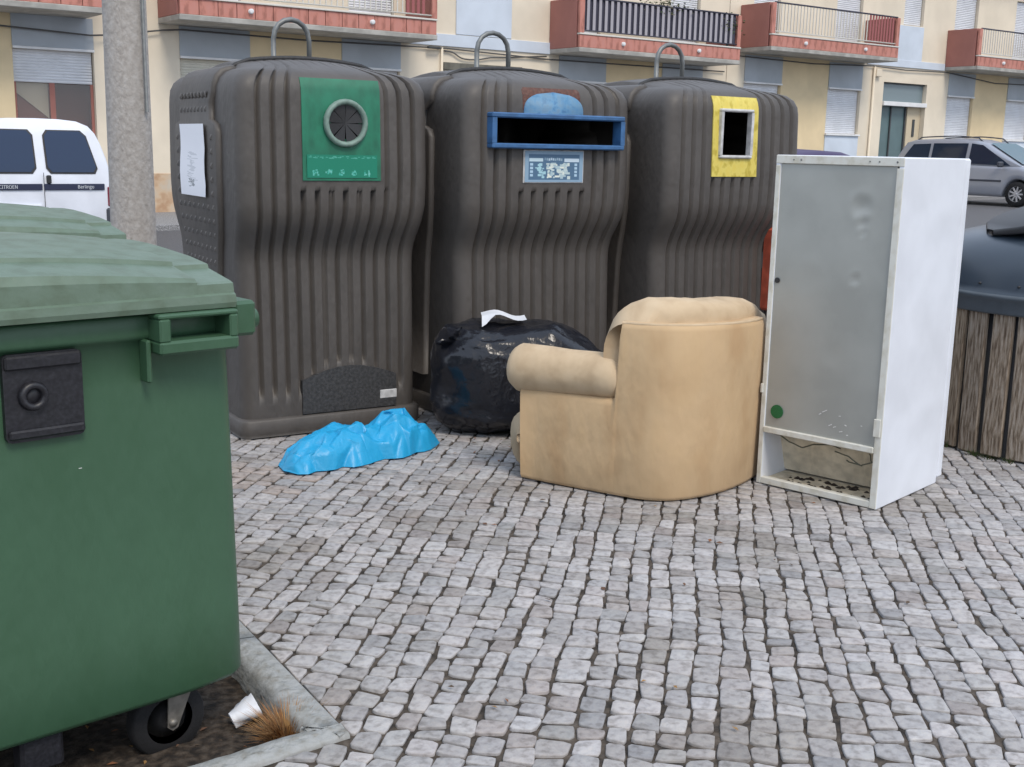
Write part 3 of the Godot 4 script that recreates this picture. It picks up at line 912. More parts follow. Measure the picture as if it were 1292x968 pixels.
func wheeled_bin(at: Vector3, turn: float, label: String, patch: bool) -> Node3D:
	var t := thing("waste_bin", label, "waste bin", at, turn, "green wheeled waste bins")
	var G := 0.11
	var b := B.new()
	var rings := []
	for s in [[0.03, 0.19], [0.0, 0.2], [-0.01, 0.215], [-0.008, 0.4], [0.002, 1.0], [0.004, 1.1], [-0.012, 1.105], [-0.014, 1.115], [-0.014, 1.155], [-0.01, 1.16]]:
		var ring := PackedVector3Array()
		var outline := rrect(-1.32 + s[0], -0.96 + s[0], 0.022 - s[0], -s[0], 0.05, 6)
		outline.insert(0, Vector2(0.022 - s[0], -0.12))
		outline.insert(8, Vector2(-0.11, -s[0]))
		outline.insert(9, Vector2(-0.15, -s[0]))
		for p in outline: ring.append(Vector3(p.x, s[1], p.y - (0.16 * max(0.0, p.x + 0.13) if p.y > -0.12 else 0.0)))
		rings.append(ring)
	b.loft(rings)
	obj("body", b, M.bin_green, t)
	# lid: raised middle and lower end strips
	for part in [[-1.215, -0.105, 0.0, "lid"], [-0.105, -0.012, -0.014, "lid_end"], [-1.33, -1.215, -0.014, "lid_end"]]:
		b = B.new(true)
		rings = []
		for k in 13:
			var f := k / 12.0
			var x: float = lerp(part[0], part[1], f)
			var dy: float = part[2] + (0.03 * (1.0 - pow(2.0 * f - 1.0, 2.0)) - 0.004 if part[3] == "lid" else 0.0)
			var e := 0.0
			var y0 := 1.168
			rings.append(V3([x, y0, 0.052 - e, x, y0 + 0.012, 0.055, x, y0 + 0.03, 0.052, x, y0 + 0.034, 0.044, x, y0 + 0.064 + dy * 0.6, 0.04, x, y0 + 0.074 + dy, 0.028, x, y0 + 0.094 + dy, -0.08, x, y0 + 0.104 + dy, -0.085, x, y0 + 0.116 + dy, -0.18, x, y0 + 0.127 + dy, -0.34, x, y0 + 0.131 + dy, -0.42, x, y0 + 0.132 + dy, -0.52, x, y0 + 0.128 + dy, -0.62, x, y0 + 0.11 + dy, -0.78, x, y0 + 0.06 + dy, -0.95, x, y0 + 0.01, -1.0, x, y0, -1.0]))
		b.loft(rings, true, true, true)
		obj(part[3], b, M.bin_lid, t)
	# lifting handle on the front right and its recess
	b = B.new(true)
	b.box(Vector3(-0.118, 1.088, 0.012), Vector3(0.2, 0.032, 0.13), 0.006)
	b.box(Vector3(-0.118, 1.16, 0.012), Vector3(0.2, 0.012, 0.124), 0.004)
	b.box(Vector3(-0.203, 1.128, 0.012), Vector3(0.028, 0.054, 0.126), 0.004)
	b.box(Vector3(-0.03, 1.128, 0.012), Vector3(0.022, 0.054, 0.126), 0.004)
	obj("handle", b, M.bin_green, t)
	boxpart("rib", t, M.bin_green, Vector3(-0.228, 1.055, 0.018), Vector3(0.012, 0.1, 0.044), 0.004)
	boxpart("rib", t, M.bin_green, Vector3(-1.07, 1.055, 0.018), Vector3(0.012, 0.1, 0.044), 0.004)
	# trunnion on the side
	for sx in [0.0, -1.3]:
		var d := 1.0 if sx == 0.0 else -1.0
		b = B.new()
		b.grp(-1)
		b.box(Vector3(sx + d * 0.022, 1.135, -0.02), Vector3(0.06, 0.085, 0.11), 0.008)
		b.grp(1)
		b.x = Transform3D(Basis(Vector3.FORWARD, PI / 2), Vector3(sx + d * 0.052, 1.125, -0.025))
		b.lathe(V2([0.0, -0.03, 0.024, -0.03, 0.026, 0.0, 0.024, 0.028, 0.0, 0.03]), 14)
		obj("trunnion", b, M.bin_green, t)
	if patch:
		b = B.new(true)
		var poly := rrect(-0.548, 0.905, -0.376, 1.098, 0.012, 2)
		b.prism(poly, 0.0, 0.016)
		b.box(Vector3(-0.462, 1.08, 0.02), Vector3(0.165, 0.03, 0.012), 0.004)
		b.box(Vector3(-0.46, 0.922, 0.019), Vector3(0.166, 0.02, 0.01), 0.004)
		var pt := obj("black_patch", b, M.bin_black, t)
		b = B.new()
		var rr := []
		for k in 21:
			var a := TAU * k / 20
			var ring := PackedVector3Array()
			for s in 6:
				var q := TAU * s / 6
				ring.append(Vector3(-0.487 + (0.024 + 0.009 * cos(q)) * cos(a), 1.005 + (0.024 + 0.009 * cos(q)) * sin(a), 0.02 + 0.012 * sin(q)))
			rr.append(ring)
		b.loft(rr, true, false, false)
		b.box(Vector3(-0.487, 1.005, 0.018), Vector3(0.04, 0.04, 0.006))
		obj("lock_ring", b, M.bin_black, pt)
		boxpart("paint_chip", t, M.paint_white, Vector3(-0.386, 0.822, -0.0008), Vector3(0.009, 0.003, 0.004), 0.001)
	# casters
	for c in [[-0.16, -0.1], [-1.14, -0.1], [-0.16, -0.84], [-1.14, -0.84]]:
		b = B.new(true)
		b.box(Vector3(c[0], 0.186, c[1]), Vector3(0.12, 0.012, 0.1), 0.003)
		b.x = Transform3D(Basis.IDENTITY, Vector3(c[0], 0, c[1]))
		b.prism(V2([0.062, 0.195, -0.008, 0.195, -0.014, 0.09, 0.0, 0.078, 0.014, 0.085]), 0.036, 0.041)
		b.prism(V2([0.062, 0.195, -0.008, 0.195, -0.014, 0.09, 0.0, 0.078, 0.014, 0.085]), -0.041, -0.036)
		b.grp(1)
		b.x = Transform3D(Basis(Vector3.RIGHT, PI / 2), Vector3(c[0], 0.1, c[1]))
		b.lathe(V2([0.0, -0.048, 0.011, -0.046, 0.011, 0.046, 0.0, 0.048]), 10)
		obj("caster_fork", b, M.caster_steel, t)
		wheel_part(t, Vector3(c[0], 0.1, c[1]), 0.1, 0.05, 0.0, M.tyre)
	b = B.new(true)
	b.box(Vector3(-0.5, 0.15, -0.05), Vector3(0.1, 0.09, 0.06), 0.008)
	obj("brake_pedal", b, M.bin_black, t)
	return t

# ---------------------------------------------------------------- armchair
func armchair():
	var t := thing("armchair", "worn beige suede armchair with a rolled arm pushed against the fridge", "armchair", Vector3(0.041, 0.004, -5.055), -31.1)
	var half := [0.0, -0.004, 0.1, 0.002, 0.2, 0.005, 0.3, 0.006, 0.4, 0.005, 0.44, 0.005, 0.455, 0.005, 0.462, 0.005, 0.472, 0.005, 0.478, 0.005, 0.5, 0.005, 0.56, 0.003, 0.62, -0.008, 0.67, -0.03, 0.715, -0.07, 0.757, -0.125, 0.789, -0.185, 0.817, -0.25, 0.841, -0.33, 0.856, -0.41, 0.867, -0.5]
	var path := PackedVector2Array()
	for i in range(0, half.size(), 2): path.append(Vector2(half[i], half[i + 1]))
	path.append(Vector2(0.87, -0.58))
	for i in range(half.size() - 2, -1, -2): path.append(Vector2(half[i], -1.16 - half[i + 1]))
	var b := B.new()
	var rings := []
	var n := FastNoiseLite.new()
	n.seed = 5
	n.frequency = 2.2
	for i in path.size():
		var p := path[i]
		var d := (path[min(i + 1, path.size() - 1)] - path[max(i - 1, 0)]).normalized()
		var nin := Vector2(d.y, -d.x)
		if nin.dot(Vector2(0.42, -0.58) - p) < 0: nin = -nin
		var h: float = lerp(0.42, 0.75, smoothstep(0.456, 0.477, p.x))
		h += 0.012 * sin((p.y + 0.1) * 3.0) * smoothstep(0.5, 0.8, p.x)
		h *= lerp(0.72, 1.0, smoothstep(-0.72, -0.6, p.y))
		var ring := PackedVector3Array()
		for s in [[0.026, 0.0], [0.012, 0.004], [0.004, 0.02], [-0.003, h * 0.35], [-0.009, h * 0.7], [-0.009, h - 0.03], [-0.002, h - 0.01], [0.016, h], [0.09, h], [0.105, h - 0.02], [0.11, 0.15], [0.1, 0.01]]:
			var o: float = s[0] - 0.006 * n.get_noise_3d(p.x * 1.5, s[1] * 1.5, p.y * 1.5) * (1.0 if s[1] > 0.03 else 0.0)
			ring.append(Vector3(p.x + nin.x * o, s[1], p.y + nin.y * o))
		rings.append(ring)
	b.loft(rings)
	var body := obj("upholstered_shell", b, M.suede, t)
	# piping along the top of the back
	b = B.new()
	var pts := PackedVector3Array()
	for i in range(9, path.size() - 9):
		var p := path[i]
		if p.y < -0.6: continue
		pts.append(Vector3(p.x + (0.0 if p.x < 0.6 else -0.004), 0.742 + 0.012 * sin((p.y + 0.1) * 3.0) * smoothstep(0.5, 0.8, p.x), p.y + (-0.006 if p.y > -0.58 else 0.006)))
	b.tube(pts, 0.008, 6)
	obj("piping", b, M.suede_soft, body)
	# rolled arms
	for sgn in [0.0]:
		b = B.new()
		rings = []
		var zc: float = lerp(-0.062, -0.878, sgn)
		var xs := [-0.088, -0.086, -0.078, -0.06, -0.03, 0.02, 0.1, 0.2, 0.3, 0.38, 0.43, 0.46, 0.476, 0.484, 0.486]
		for k in xs.size():
			var x: float = xs[k]
			var s := 1.0
			if x < -0.02: s = sqrt(max(0.0, 1.0 - pow((-0.02 - x) / 0.0685, 2.0)))
			if x > 0.42: s = sqrt(max(0.02, 1.0 - pow((x - 0.42) / 0.0675, 2.0)) ) * 0.86 + 0.12
			var ring := PackedVector3Array()
			for q in 24:
				var a := TAU * q / 24
				var r := 1.0 + 0.03 * n.get_noise_2d(x * 4.0 + sgn * 9.0, q * 0.12)
				var fat: float = lerp(1.08, 0.97, smoothstep(0.0, 0.35, x))
				ring.append(Vector3(x, 0.49 + 0.012 * smoothstep(0.1, 0.45, x) + sin(a) * 0.1 * s * r * fat, zc + cos(a) * 0.104 * s * r * fat))
			rings.append(ring)
		b.loft(rings)
		obj("arm", b, M.suede_soft, t)
	# back cushion
	b = B.new()
	rings = []
	for k in 29:
		var f := k / 28.0
		var z: float = lerp(-0.012, -1.148, f)
		var e: float = min(f, 1.0 - f)
		var s: float = 1.0 if e > 0.13 else lerp(0.57, 1.0, sqrt(1.0 - pow(1.0 - e / 0.13, 2.0)))
		var cx: float = 0.52 + 0.15 * sin(PI * clamp(f, 0.0, 1.0))
		var ring := PackedVector3Array()
		for q in 28:
			var a := TAU * q / 28
			var ca := cos(a)
			var sa := sin(a)
			var wr := 1.0 + 0.006 * n.get_noise_2d(f * 9.0, q * 0.35) * (1.0 if sa > 0 else 0.3)
			var wr2: float = 0.008 * n.get_noise_2d(f * 30.0, q * 0.2 + 20.0) * max(0.0, sa)
			var pv := Vector3(cx + sign(ca) * pow(abs(ca), 0.75) * 0.165 * lerp(0.55, 1.0, s) + 0.07 * smoothstep(0.02, 0.2, min(f, 1.0 - f)) * pow(max(0.0, sa), 3.0) * max(0.0, ca + 0.5), 0.6 + sign(sa) * pow(abs(sa), 0.8) * (lerp(0.245, 0.215, smoothstep(0.05, 0.45, f)) * (1.0 - 0.45 * smoothstep(0.48, 0.75, f)) * wr + wr2) * s, z)
			var zz2: float = z if z > -0.58 else -1.16 - z
			var lim: float = lut([-0.58, 0.87, -0.5, 0.867, -0.41, 0.856, -0.33, 0.841, -0.25, 0.817, -0.185, 0.789, -0.125, 0.757, -0.07, 0.715, -0.03, 0.67, -0.008, 0.62, 0.003, 0.56], zz2)
			pv.x = min(pv.x, lim - lerp(0.045, 0.012, smoothstep(0.7, 0.79, pv.y)))
			ring.append(pv)
		rings.append(ring)
	b.loft(rings)
	obj("back_cushion", b, M.suede_soft, t)
	# seat cushion and front pad
	b = B.new()
	rings = []
	for k in 15:
		var f := k / 14.0
		var z: float = lerp(-0.115, -1.045, f)
		var s: float = 0.8 + 0.2 * pow(1.0 - pow(abs(2 * f - 1.0), 6.0), 0.5)
		var ring := PackedVector3Array()
		for q in 24:
			var a := TAU * q / 24
			ring.append(Vector3(0.24 + sign(cos(a)) * pow(abs(cos(a)), 0.45) * 0.29 * s, 0.335 + sign(sin(a)) * pow(abs(sin(a)), 0.6) * 0.1 * s, z))
		rings.append(ring)
	b.loft(rings)
	obj("seat_cushion", b, M.suede_soft, t)
	b = B.new()
	rings = []
	for k in 17:
		var f := k / 16.0
		var z: float = lerp(-0.005, -1.155, f)
		var s: float = pow(max(0.02, 1.0 - pow(abs(2 * f - 1.0), 12.0)), 0.5)
		var ring := PackedVector3Array()
		for q in 20:
			var a := TAU * q / 20
			ring.append(Vector3(-0.008 + cos(a) * 0.1 * s, 0.185 + sign(sin(a)) * pow(abs(sin(a)), 0.8) * (0.12 if sin(a) > 0 else 0.17) * s, z))
		rings.append(ring)
	b.loft(rings)
	obj("front_pad", b, M.suede_soft, t)

# ---------------------------------------------------------------- fridge turned with its back to us
func fridge():
	var t := thing("refrigerator", "discarded white fridge seen from its grey metal back, compressor bay open and empty", "refrigerator", Vector3(1.524, 0.003, -5.127), -42.5)
	var hw := 0.285
	var zb := 0.325
	var H := 1.432
	for s in [-1.0, 1.0]:
		boxpart("side_panel", t, M.fridge_white, Vector3(s * (hw - 0.012), H / 2, 0.03), Vector3(0.024, H, 0.59), 0.004)
	boxpart("top_panel", t, M.fridge_white, Vector3(0, H - 0.0165, 0.03), Vector3(2 * hw - 0.05, 0.031, 0.588), 0.003)
	var d := boxpart("door", t, M.fridge_white, Vector3(0, H / 2 + 0.01, -0.298), Vector3(2 * hw, H - 0.02, 0.05), 0.008)
	boxpart("gasket", d, M.pe_dark, Vector3(0, H / 2 + 0.01, -0.2685), Vector3(2 * hw - 0.02, H - 0.05, 0.009))
	# back: frame strips, grey sheet, rail
	boxpart("frame_strip", t, M.fridge_frame, Vector3(0, H - 0.018, zb - 0.0005), Vector3(2 * hw - 0.004, 0.034, 0.006), 0.002)
	boxpart("frame_strip", t, M.fridge_frame, Vector3(-hw + 0.0125, H / 2 - 0.02, zb - 0.0005), Vector3(0.021, H - 0.045, 0.006), 0.002)
	boxpart("frame_strip", t, M.fridge_frame, Vector3(hw - 0.0165, H / 2 - 0.02, zb - 0.0005), Vector3(0.029, H - 0.045, 0.006), 0.002)
	# dented sheet
	var b := B.new()
	var n := FastNoiseLite.new()
	n.seed = 19
	n.frequency = 2.0
	var x0 := -hw + 0.0235
	var x1 := hw - 0.0315
	var y0 := 0.255
	var y1 := H - 0.036
	var dents := [[0.115, 1.235, 0.035, 0.0045], [0.125, 1.17, 0.022, 0.004], [0.13, 1.13, 0.014, 0.0032], [0.11, 0.94, 0.02, 0.0035], [-0.1, 0.92, 0.05, 0.0012], [0.03, 0.62, 0.04, 0.0012]]
	var NX := 40
	var NY := 80
	var zz := func(i: int, j: int) -> Vector3:
		var x: float = lerp(x0, x1, i / float(NX))
		var y: float = lerp(y0, y1, j / float(NY))
		var z := zb - 0.006 + 0.0009 * n.get_noise_2d(x * 2.0, y * 1.3)
		for q in dents:
			var r: float = Vector2(x - q[0], y - q[1]).length() / q[2]
			z -= q[3] * exp(-r * r) - 0.35 * q[3] * exp(-pow(r - 1.5, 2.0) * 4.0)
		return Vector3(x, y, z)
	for i in NX:
		for j in NY: b.quad(zz.call(i, j), zz.call(i + 1, j), zz.call(i + 1, j + 1), zz.call(i, j + 1))
	obj("back_panel", b, M.fridge_back, t)
	boxpart("rail", t, M.fridge_frame, Vector3(-0.004, 0.249, zb - 0.008), Vector3(2 * hw - 0.055, 0.026, 0.03), 0.003)
	boxpart("bottom_rail", t, M.fridge_frame, Vector3(-0.004, 0.017, zb - 0.014), Vector3(2 * hw - 0.052, 0.03, 0.03), 0.003)
	# compressor bay
	b = B.new(true)
	b.quad(Vector3(-hw + 0.024, 0.03, 0.12), Vector3(hw - 0.024, 0.03, 0.12), Vector3(hw - 0.024, 0.262, 0.2), Vector3(-hw + 0.024, 0.262, 0.2))
	obj("bay_wall", b, M.foam_cream, t)
	boxpart("bay_floor", t, M.foam_cream, Vector3(0, 0.012, 0.02), Vector3(2 * hw - 0.05, 0.018, 0.56), 0.0)
	boxpart("bay_roof", t, M.foam_cream, Vector3(0, 0.27, 0.25), Vector3(2 * hw - 0.05, 0.012, 0.12), 0.0)
	var core := boxpart("insulated_core", t, M.foam_cream, Vector3(0, 0.84, 0.02), Vector3(2 * hw - 0.055, 1.12, 0.5), 0.0)
	core.set_meta("label", "cream foam core between the white side panels")
	for w in [[-0.2, 0.235, 0.31, -0.15, 0.2, 0.28, -0.1, 0.185, 0.27, -0.04, 0.21, 0.27, 0.04, 0.225, 0.28, 0.09, 0.22, 0.29], [0.22, 0.22, 0.29, 0.235, 0.19, 0.29, 0.19, 0.165, 0.29, 0.13, 0.17, 0.29, 0.12, 0.172, 0.28], [0.06, 0.2, 0.28, 0.12, 0.195, 0.29, 0.18, 0.168, 0.29]]:
		b = B.new()
		var c := Curve3D.new()
		for p in V3(w): c.add_point(p, Vector3(-0.012, 0, 0), Vector3(0.012, 0, 0))
		b.tube(c.tessellate(3), 0.0032, 5)
		obj("wire", b, M.wire, t)
	boxpart("bracket", t, M.steel, Vector3(-0.2, 0.236, 0.312), Vector3(0.03, 0.012, 0.012), 0.002)
	# dirt lying in the bay
	b = B.new()
	var rng := RandomNumberGenerator.new()
	rng.seed = 3
	for k in 46:
		var c := Vector3(rng.randf_range(-0.18, 0.25), 0.021, rng.randf_range(0.14, 0.29))
		var r := rng.randf_range(0.006, 0.02)
		var ring := PackedVector3Array()
		for q in 7: ring.append(c + Vector3(cos(q * TAU / 7) * r * rng.randf_range(0.7, 1.3), 0, sin(q * TAU / 7) * r * rng.randf_range(0.6, 1.1)))
		for q in 7: b.tri(c + Vector3(0, r * 0.6, 0), ring[q], ring[(q + 1) % 7])
	tag(obj("dirt_crumbs", b, M.dirt, t), "", "", "", "stuff")
	b = B.new(true)
	b.x = Transform3D(Basis(Vector3.RIGHT, PI / 2), Vector3(-0.205, 0.335, zb - 0.004))
	b.lathe(V2([0.03, 0.0, 0.03, 0.003, 0.0, 0.0035]), 20)
	obj("green_sticker", b, M.sticker_green, t)
	b = B.new(true)
	b.x = Transform3D(Basis(Vector3.RIGHT, PI / 2), Vector3(-0.245, 0.905, zb - 0.004))
	b.lathe(V2([0.012, 0.0, 0.012, 0.003, 0.0, 0.0035]), 10)
	obj("plugged_hole", b, M.rubber, t)
	boxpart("hinge_plate", t, M.fridge_frame, Vector3(hw - 0.022, 0.345, zb + 0.006), Vector3(0.03, 0.075, 0.008), 0.002)
	boxpart("hinge_plate", t, M.fridge_frame, Vector3(-hw + 0.004, 0.43, zb + 0.005), Vector3(0.012, 0.04, 0.008), 0.002)
	for s in [[-0.2, 0.003], [-0.165, 0.004], [0.14, 0.003], [0.18, 0.003], [0.255, 0.004]]:
		b = B.new()
		b.x = Transform3D(Basis(Vector3.RIGHT, PI / 2), Vector3(s[0], H - 0.018, zb + 0.002))
		b.lathe(V2([s[1], 0.0, s[1], 0.003, 0.0, 0.004]), 8)
		obj("screw", b, M.steel, t)
	b = B.new(true)
	for s in [[0.02, 0.375, 0.024, 0.5], [0.0, 0.36, 0.012, 0.6], [0.09, 0.365, 0.008, 0.2], [0.12, 0.33, 0.01, -0.3], [0.07, 0.315, 0.012, 0.4], [0.1, 0.3, 0.014, 0.3], [0.13, 0.29, 0.008, 0.1], [0.05, 0.32, 0.016, 0.5], [0.19, 0.34, 0.006, 0.0]]:
		b.x = Transform3D(Basis(Vector3.BACK, s[3]), Vector3(s[0], s[1], zb - 0.0032))
		b.box(Vector3.ZERO, Vector3(s[2], 0.003, 0.001))
	tag(obj("paint_flecks", b, M.paint_white, t), "", "", "", "stuff")

# ---------------------------------------------------------------- wood-clad bin with a dome lid
func wood_bin():
	var t := thing("wood_clad_bin", "round bin clad in upright wooden slats with dark blue-grey dome lid", "waste bin", Vector3(2.912, 0.002, -6.084), 0)
	var b := B.new()
	b.lathe(V2([0.725, 0.0, 0.725, 0.72]), 48)
	obj("drum", b, M.pe_dark, t)
	var rng := RandomNumberGenerator.new()
	rng.seed = 12
	var tones := [Color(0.37, 0.3, 0.225), Color(0.34, 0.285, 0.23), Color(0.39, 0.305, 0.22), Color(0.31, 0.27, 0.225)]
	var meshes := []
	for k in 4:
		b = B.new(true)
		b.col(tones[k])
		b.box(Vector3(0, 0.355, 0), Vector3(0.104, 0.7, 0.024), 0.005)
		b.st.generate_normals()
		meshes.append(b.st.commit())
	for k in 36:
		var o := MeshInstance3D.new()
		o.mesh = meshes[rng.randi_range(0, 3)]
		o.material_override = M.wood
		o.name = "slat"
		t.add_child(o, true)
		var a := TAU * k / 36.0
		o.position = Vector3(sin(a) * 0.74, rng.randf_range(0.0, 0.008), cos(a) * 0.74)
		o.rotation = Vector3(0, a, rng.randf_range(-0.01, 0.01))
	b = B.new()
	b.lathe(V2([0.71, 0.705, 0.77, 0.705, 0.778, 0.715, 0.775, 0.77, 0.79, 0.78, 0.792, 0.792, 0.785, 0.8, 0.7, 0.803]), 64, false)
	obj("rim", b, M.dome_rim, t)
	b = B.new()
	b.lathe(V2([0.775, 0.798, 0.768, 0.83, 0.758, 0.88, 0.74, 0.93, 0.71, 0.98, 0.66, 1.025, 0.59, 1.06, 0.48, 1.088, 0.3, 1.105, 0.0, 1.11]), 64)
	var dome := obj("dome_lid", b, M.dome, t)
	b = B.new()
	for k in 24:
		var a := TAU * k / 24
		b.x = Transform3D(Basis(Vector3.UP, a) * Basis(Vector3.RIGHT, PI / 2), Vector3(sin(a) * 0.768, 0.845, cos(a) * 0.768))
		b.lathe(V2([0.006, -0.004, 0.006, 0.004, 0.0, 0.006]), 8)
	tag(obj("rivets", b, M.pe_dark, dome), "", "", "", "stuff")
	# thick rubber flap hinged over the mouth
	b = B.new()
	var rings := []
	for k in 13:
		var f := k / 12.0
		var x: float = lerp(-0.56, 0.12, f)
		var y: float = 1.06 + 0.16 * pow(f, 0.85)
		var w: float = 0.3 * pow(max(0.02, 1.0 - pow(1.0 - min(1.0, f * 3.0), 2.0)), 0.5)
		var ring := PackedVector3Array()
		for q in rrect(-w, 0.0, w, lerp(0.03, 0.06, min(1.0, f * 2.5)), 0.012, 3): ring.append(Vector3(x, y + q.y, 0.18 + q.x))
		rings.append(ring)
	b.loft(rings)
	obj("rubber_flap", b, M.rubber, t)
	b = B.new(true)
	b.box(Vector3(0.15, 1.15, 0.18), Vector3(0.2, 0.19, 0.5), 0.02)
	obj("flap_hinge", b, M.rubber, t)

# ---------------------------------------------------------------- bags, litter, plants
func crumple(sd: int) -> Array:
	var a := FastNoiseLite.new()
	a.seed = sd
	a.frequency = 1.0
	a.fractal_type = FastNoiseLite.FRACTAL_RIDGED
	a.fractal_octaves = 3
	var c := FastNoiseLite.new()
	c.seed = sd + 1
	c.frequency = 1.0
	c.noise_type = FastNoiseLite.TYPE_CELLULAR
	c.cellular_return_type = FastNoiseLite.RETURN_DISTANCE2_SUB
	c.cellular_jitter = 1.0
	return [a, c]

func black_bag():
	var t := thing("rubbish_bag", "big black plastic rubbish bag slumped between the containers and the armchair", "rubbish bag", Vector3(0.07, 0.0, -6.0), 4.0)
	var nz := crumple(31)
	var b := B.new()
	var rings := []
	var NU := 110
	var NV := 60
	for j in NV + 1:
		var v := PI * j / NV - PI / 2
		var ring := PackedVector3Array()
		for i in NU:
			var u := TAU * i / NU
			var cv: float = pow(max(0.0, cos(v)), 0.45)
			var d := Vector3(cos(u) * cos(v), sin(v), sin(u) * cos(v))
			var rx: float = 0.49
			var rz: float = 0.27
			var p := Vector3(sign(cos(u)) * pow(abs(cos(u)), 0.8) * rx * cv, 0.29 + sign(sin(v)) * pow(abs(sin(v)), 0.62) * 0.29, sign(sin(u)) * pow(abs(sin(u)), 0.8) * rz * cv)
			# top slopes down to the right, bag narrows upwards on the left
			if p.y > 0.25: p.y -= 0.15 * smoothstep(0.1, 0.5, p.x) * (p.y - 0.2) / 0.38
			var q := p * 3.2
			var cr: float = nz[1].get_noise_3dv(q * 0.7) * 0.7 + nz[0].get_noise_3dv(q * 0.35) * 0.7
			var left: float = smoothstep(0.05, -0.35, p.x)
			cr += left * 0.45 * nz[0].get_noise_3dv(p * Vector3(3.0, 8.0, 3.0)) + 0.08 * nz[0].get_noise_3dv(p * 5.0)
			p += d * 0.045 * cr
			p.y = max(p.y, 0.004)
			ring.append(p)
		rings.append(ring)
	b.loft(rings)
	obj("bag", b, M.bag_black, t)
	# gathered neck on the left
	b = B.new()
	rings = []
	for j in 10:
		var f := j / 9.0
		var ring := PackedVector3Array()
		for i in 40:
			var a := TAU * i / 40
			var r: float = lut([0.0, 0.1, 0.35, 0.035, 0.5, 0.03, 1.0, 0.085], f) * (1.0 + 0.34 * sin(a * 9.0 + f * 3.0))
			ring.append(Vector3(-0.33 - 0.07 * f, 0.46 + 0.05 * f, 0.12) + Vector3(cos(a) * r * 0.6, cos(a) * r * 0.4, sin(a) * r * 0.8))
		rings.append(ring)
	b.loft(rings, true, false, false)
	obj("knotted_neck", b, M.bag_black, t)
	# sheet of white paper on top
	b = B.new()
	var N := 10
	var h := func(i: int, j: int) -> Vector3:
		var x: float = lerp(-0.235, -0.01, i / float(N))
		var z: float = lerp(-0.06, 0.11, j / float(N))
		return Vector3(x, 0.612 - 0.015 * (i / float(N)) + 0.012 * sin(x * 30.0) - (0.05 * smoothstep(0.8, 1.0, j / float(N)) * smoothstep(0.35, 0.0, i / float(N))), z)
	for i in N:
		for j in N: b.quad(h.call(i, j), h.call(i + 1, j), h.call(i + 1, j + 1), h.call(i, j + 1))
	var p := obj("paper_sheet", b, M.paper)
	p.position = t.position
	p.rotation = t.rotation
	tag(p, "crumpled white paper sheet lying on top of the black rubbish bag", "paper")

func blue_bag():
	var rng := RandomNumberGenerator.new()
	rng.seed = 41
	var nz := crumple(55)
	var b := B.new()
	var NX := 19
	var NZ := 9
	var P := []
	for i in NX + 1:
		var row := []
		for j in NZ + 1:
			var u: float = i / float(NX) * 2.0 - 1.0
			var v: float = j / float(NZ) * 2.0 - 1.0
			var inner: bool = i > 0 and i < NX and j > 0 and j < NZ
			if inner:
				u += rng.randf_range(-0.055, 0.055)
				v += rng.randf_range(-0.11, 0.11)
			var prof: float = lut([-1.0, 0.012, -0.92, 0.05, -0.75, 0.1, -0.5, 0.15, -0.3, 0.165, -0.12, 0.145, 0.05, 0.13, 0.25, 0.16, 0.42, 0.185, 0.55, 0.18, 0.75, 0.12, 0.93, 0.05, 1.0, 0.01], u)
			var dep: float = lut([-1.0, 0.05, -0.9, 0.13, -0.6, 0.175, 0.0, 0.16, 0.5, 0.15, 0.8, 0.11, 1.0, 0.03], u)
			var zoff: float = lut([-1.0, 0.12, -0.4, 0.05, 0.3, -0.02, 1.0, -0.1], u)
			dep *= 1.0 + (0.0 if inner else rng.randf_range(-0.14, 0.14))
			var e: float = pow(max(0.0, 1.0 - pow(abs(v), 2.2)), 0.55)
			var y: float = prof * e * rng.randf_range(0.7, 1.12) if inner else 0.002
			row.append(Vector3(u * 0.42, y, zoff + v * dep))
		P.append(row)
	var g := 2
	for i in NX:
		for j in NZ:
			var q := [P[i][j], P[i + 1][j], P[i + 1][j + 1], P[i][j + 1]]
			var tris := [[q[0], q[1], q[2]], [q[0], q[2], q[3]]] if rng.randf() < 0.5 else [[q[0], q[1], q[3]], [q[1], q[2], q[3]]]
			for t in tris:
				g += 1
				var S := 5
				var pt := func(a: int, c: int) -> Vector3:
					var fa: float = a / float(S)
					var fc: float = c / float(S)
					var w: Vector3 = t[0] * (1.0 - fa - fc) + t[1] * fa + t[2] * fc
					w.y += 0.011 * nz[0].get_noise_3d(w.x * 9.0, w.y * 4.0, w.z * 9.0) * smoothstep(0.0, 0.04, w.y) + 0.05 * fa * fc * (1.0 - fa - fc) * 2.0
					w.y = max(w.y, 0.001)
					return w
				for a in S:
					for c in S - a:
						b.tri(pt.call(a, c), pt.call(a + 1, c), pt.call(a, c + 1))
						if a + c < S - 1: b.tri(pt.call(a + 1, c), pt.call(a + 1, c + 1), pt.call(a, c + 1))
	var o := obj("plastic_bag", b, M.bag_blue)
	o.position = Vector3(-0.7, 0.004, -5.42)
	o.rotation_degrees.y = 25
	tag(o, "crumpled bright blue plastic bag lying flat in front of the green-panelled container", "plastic bag")

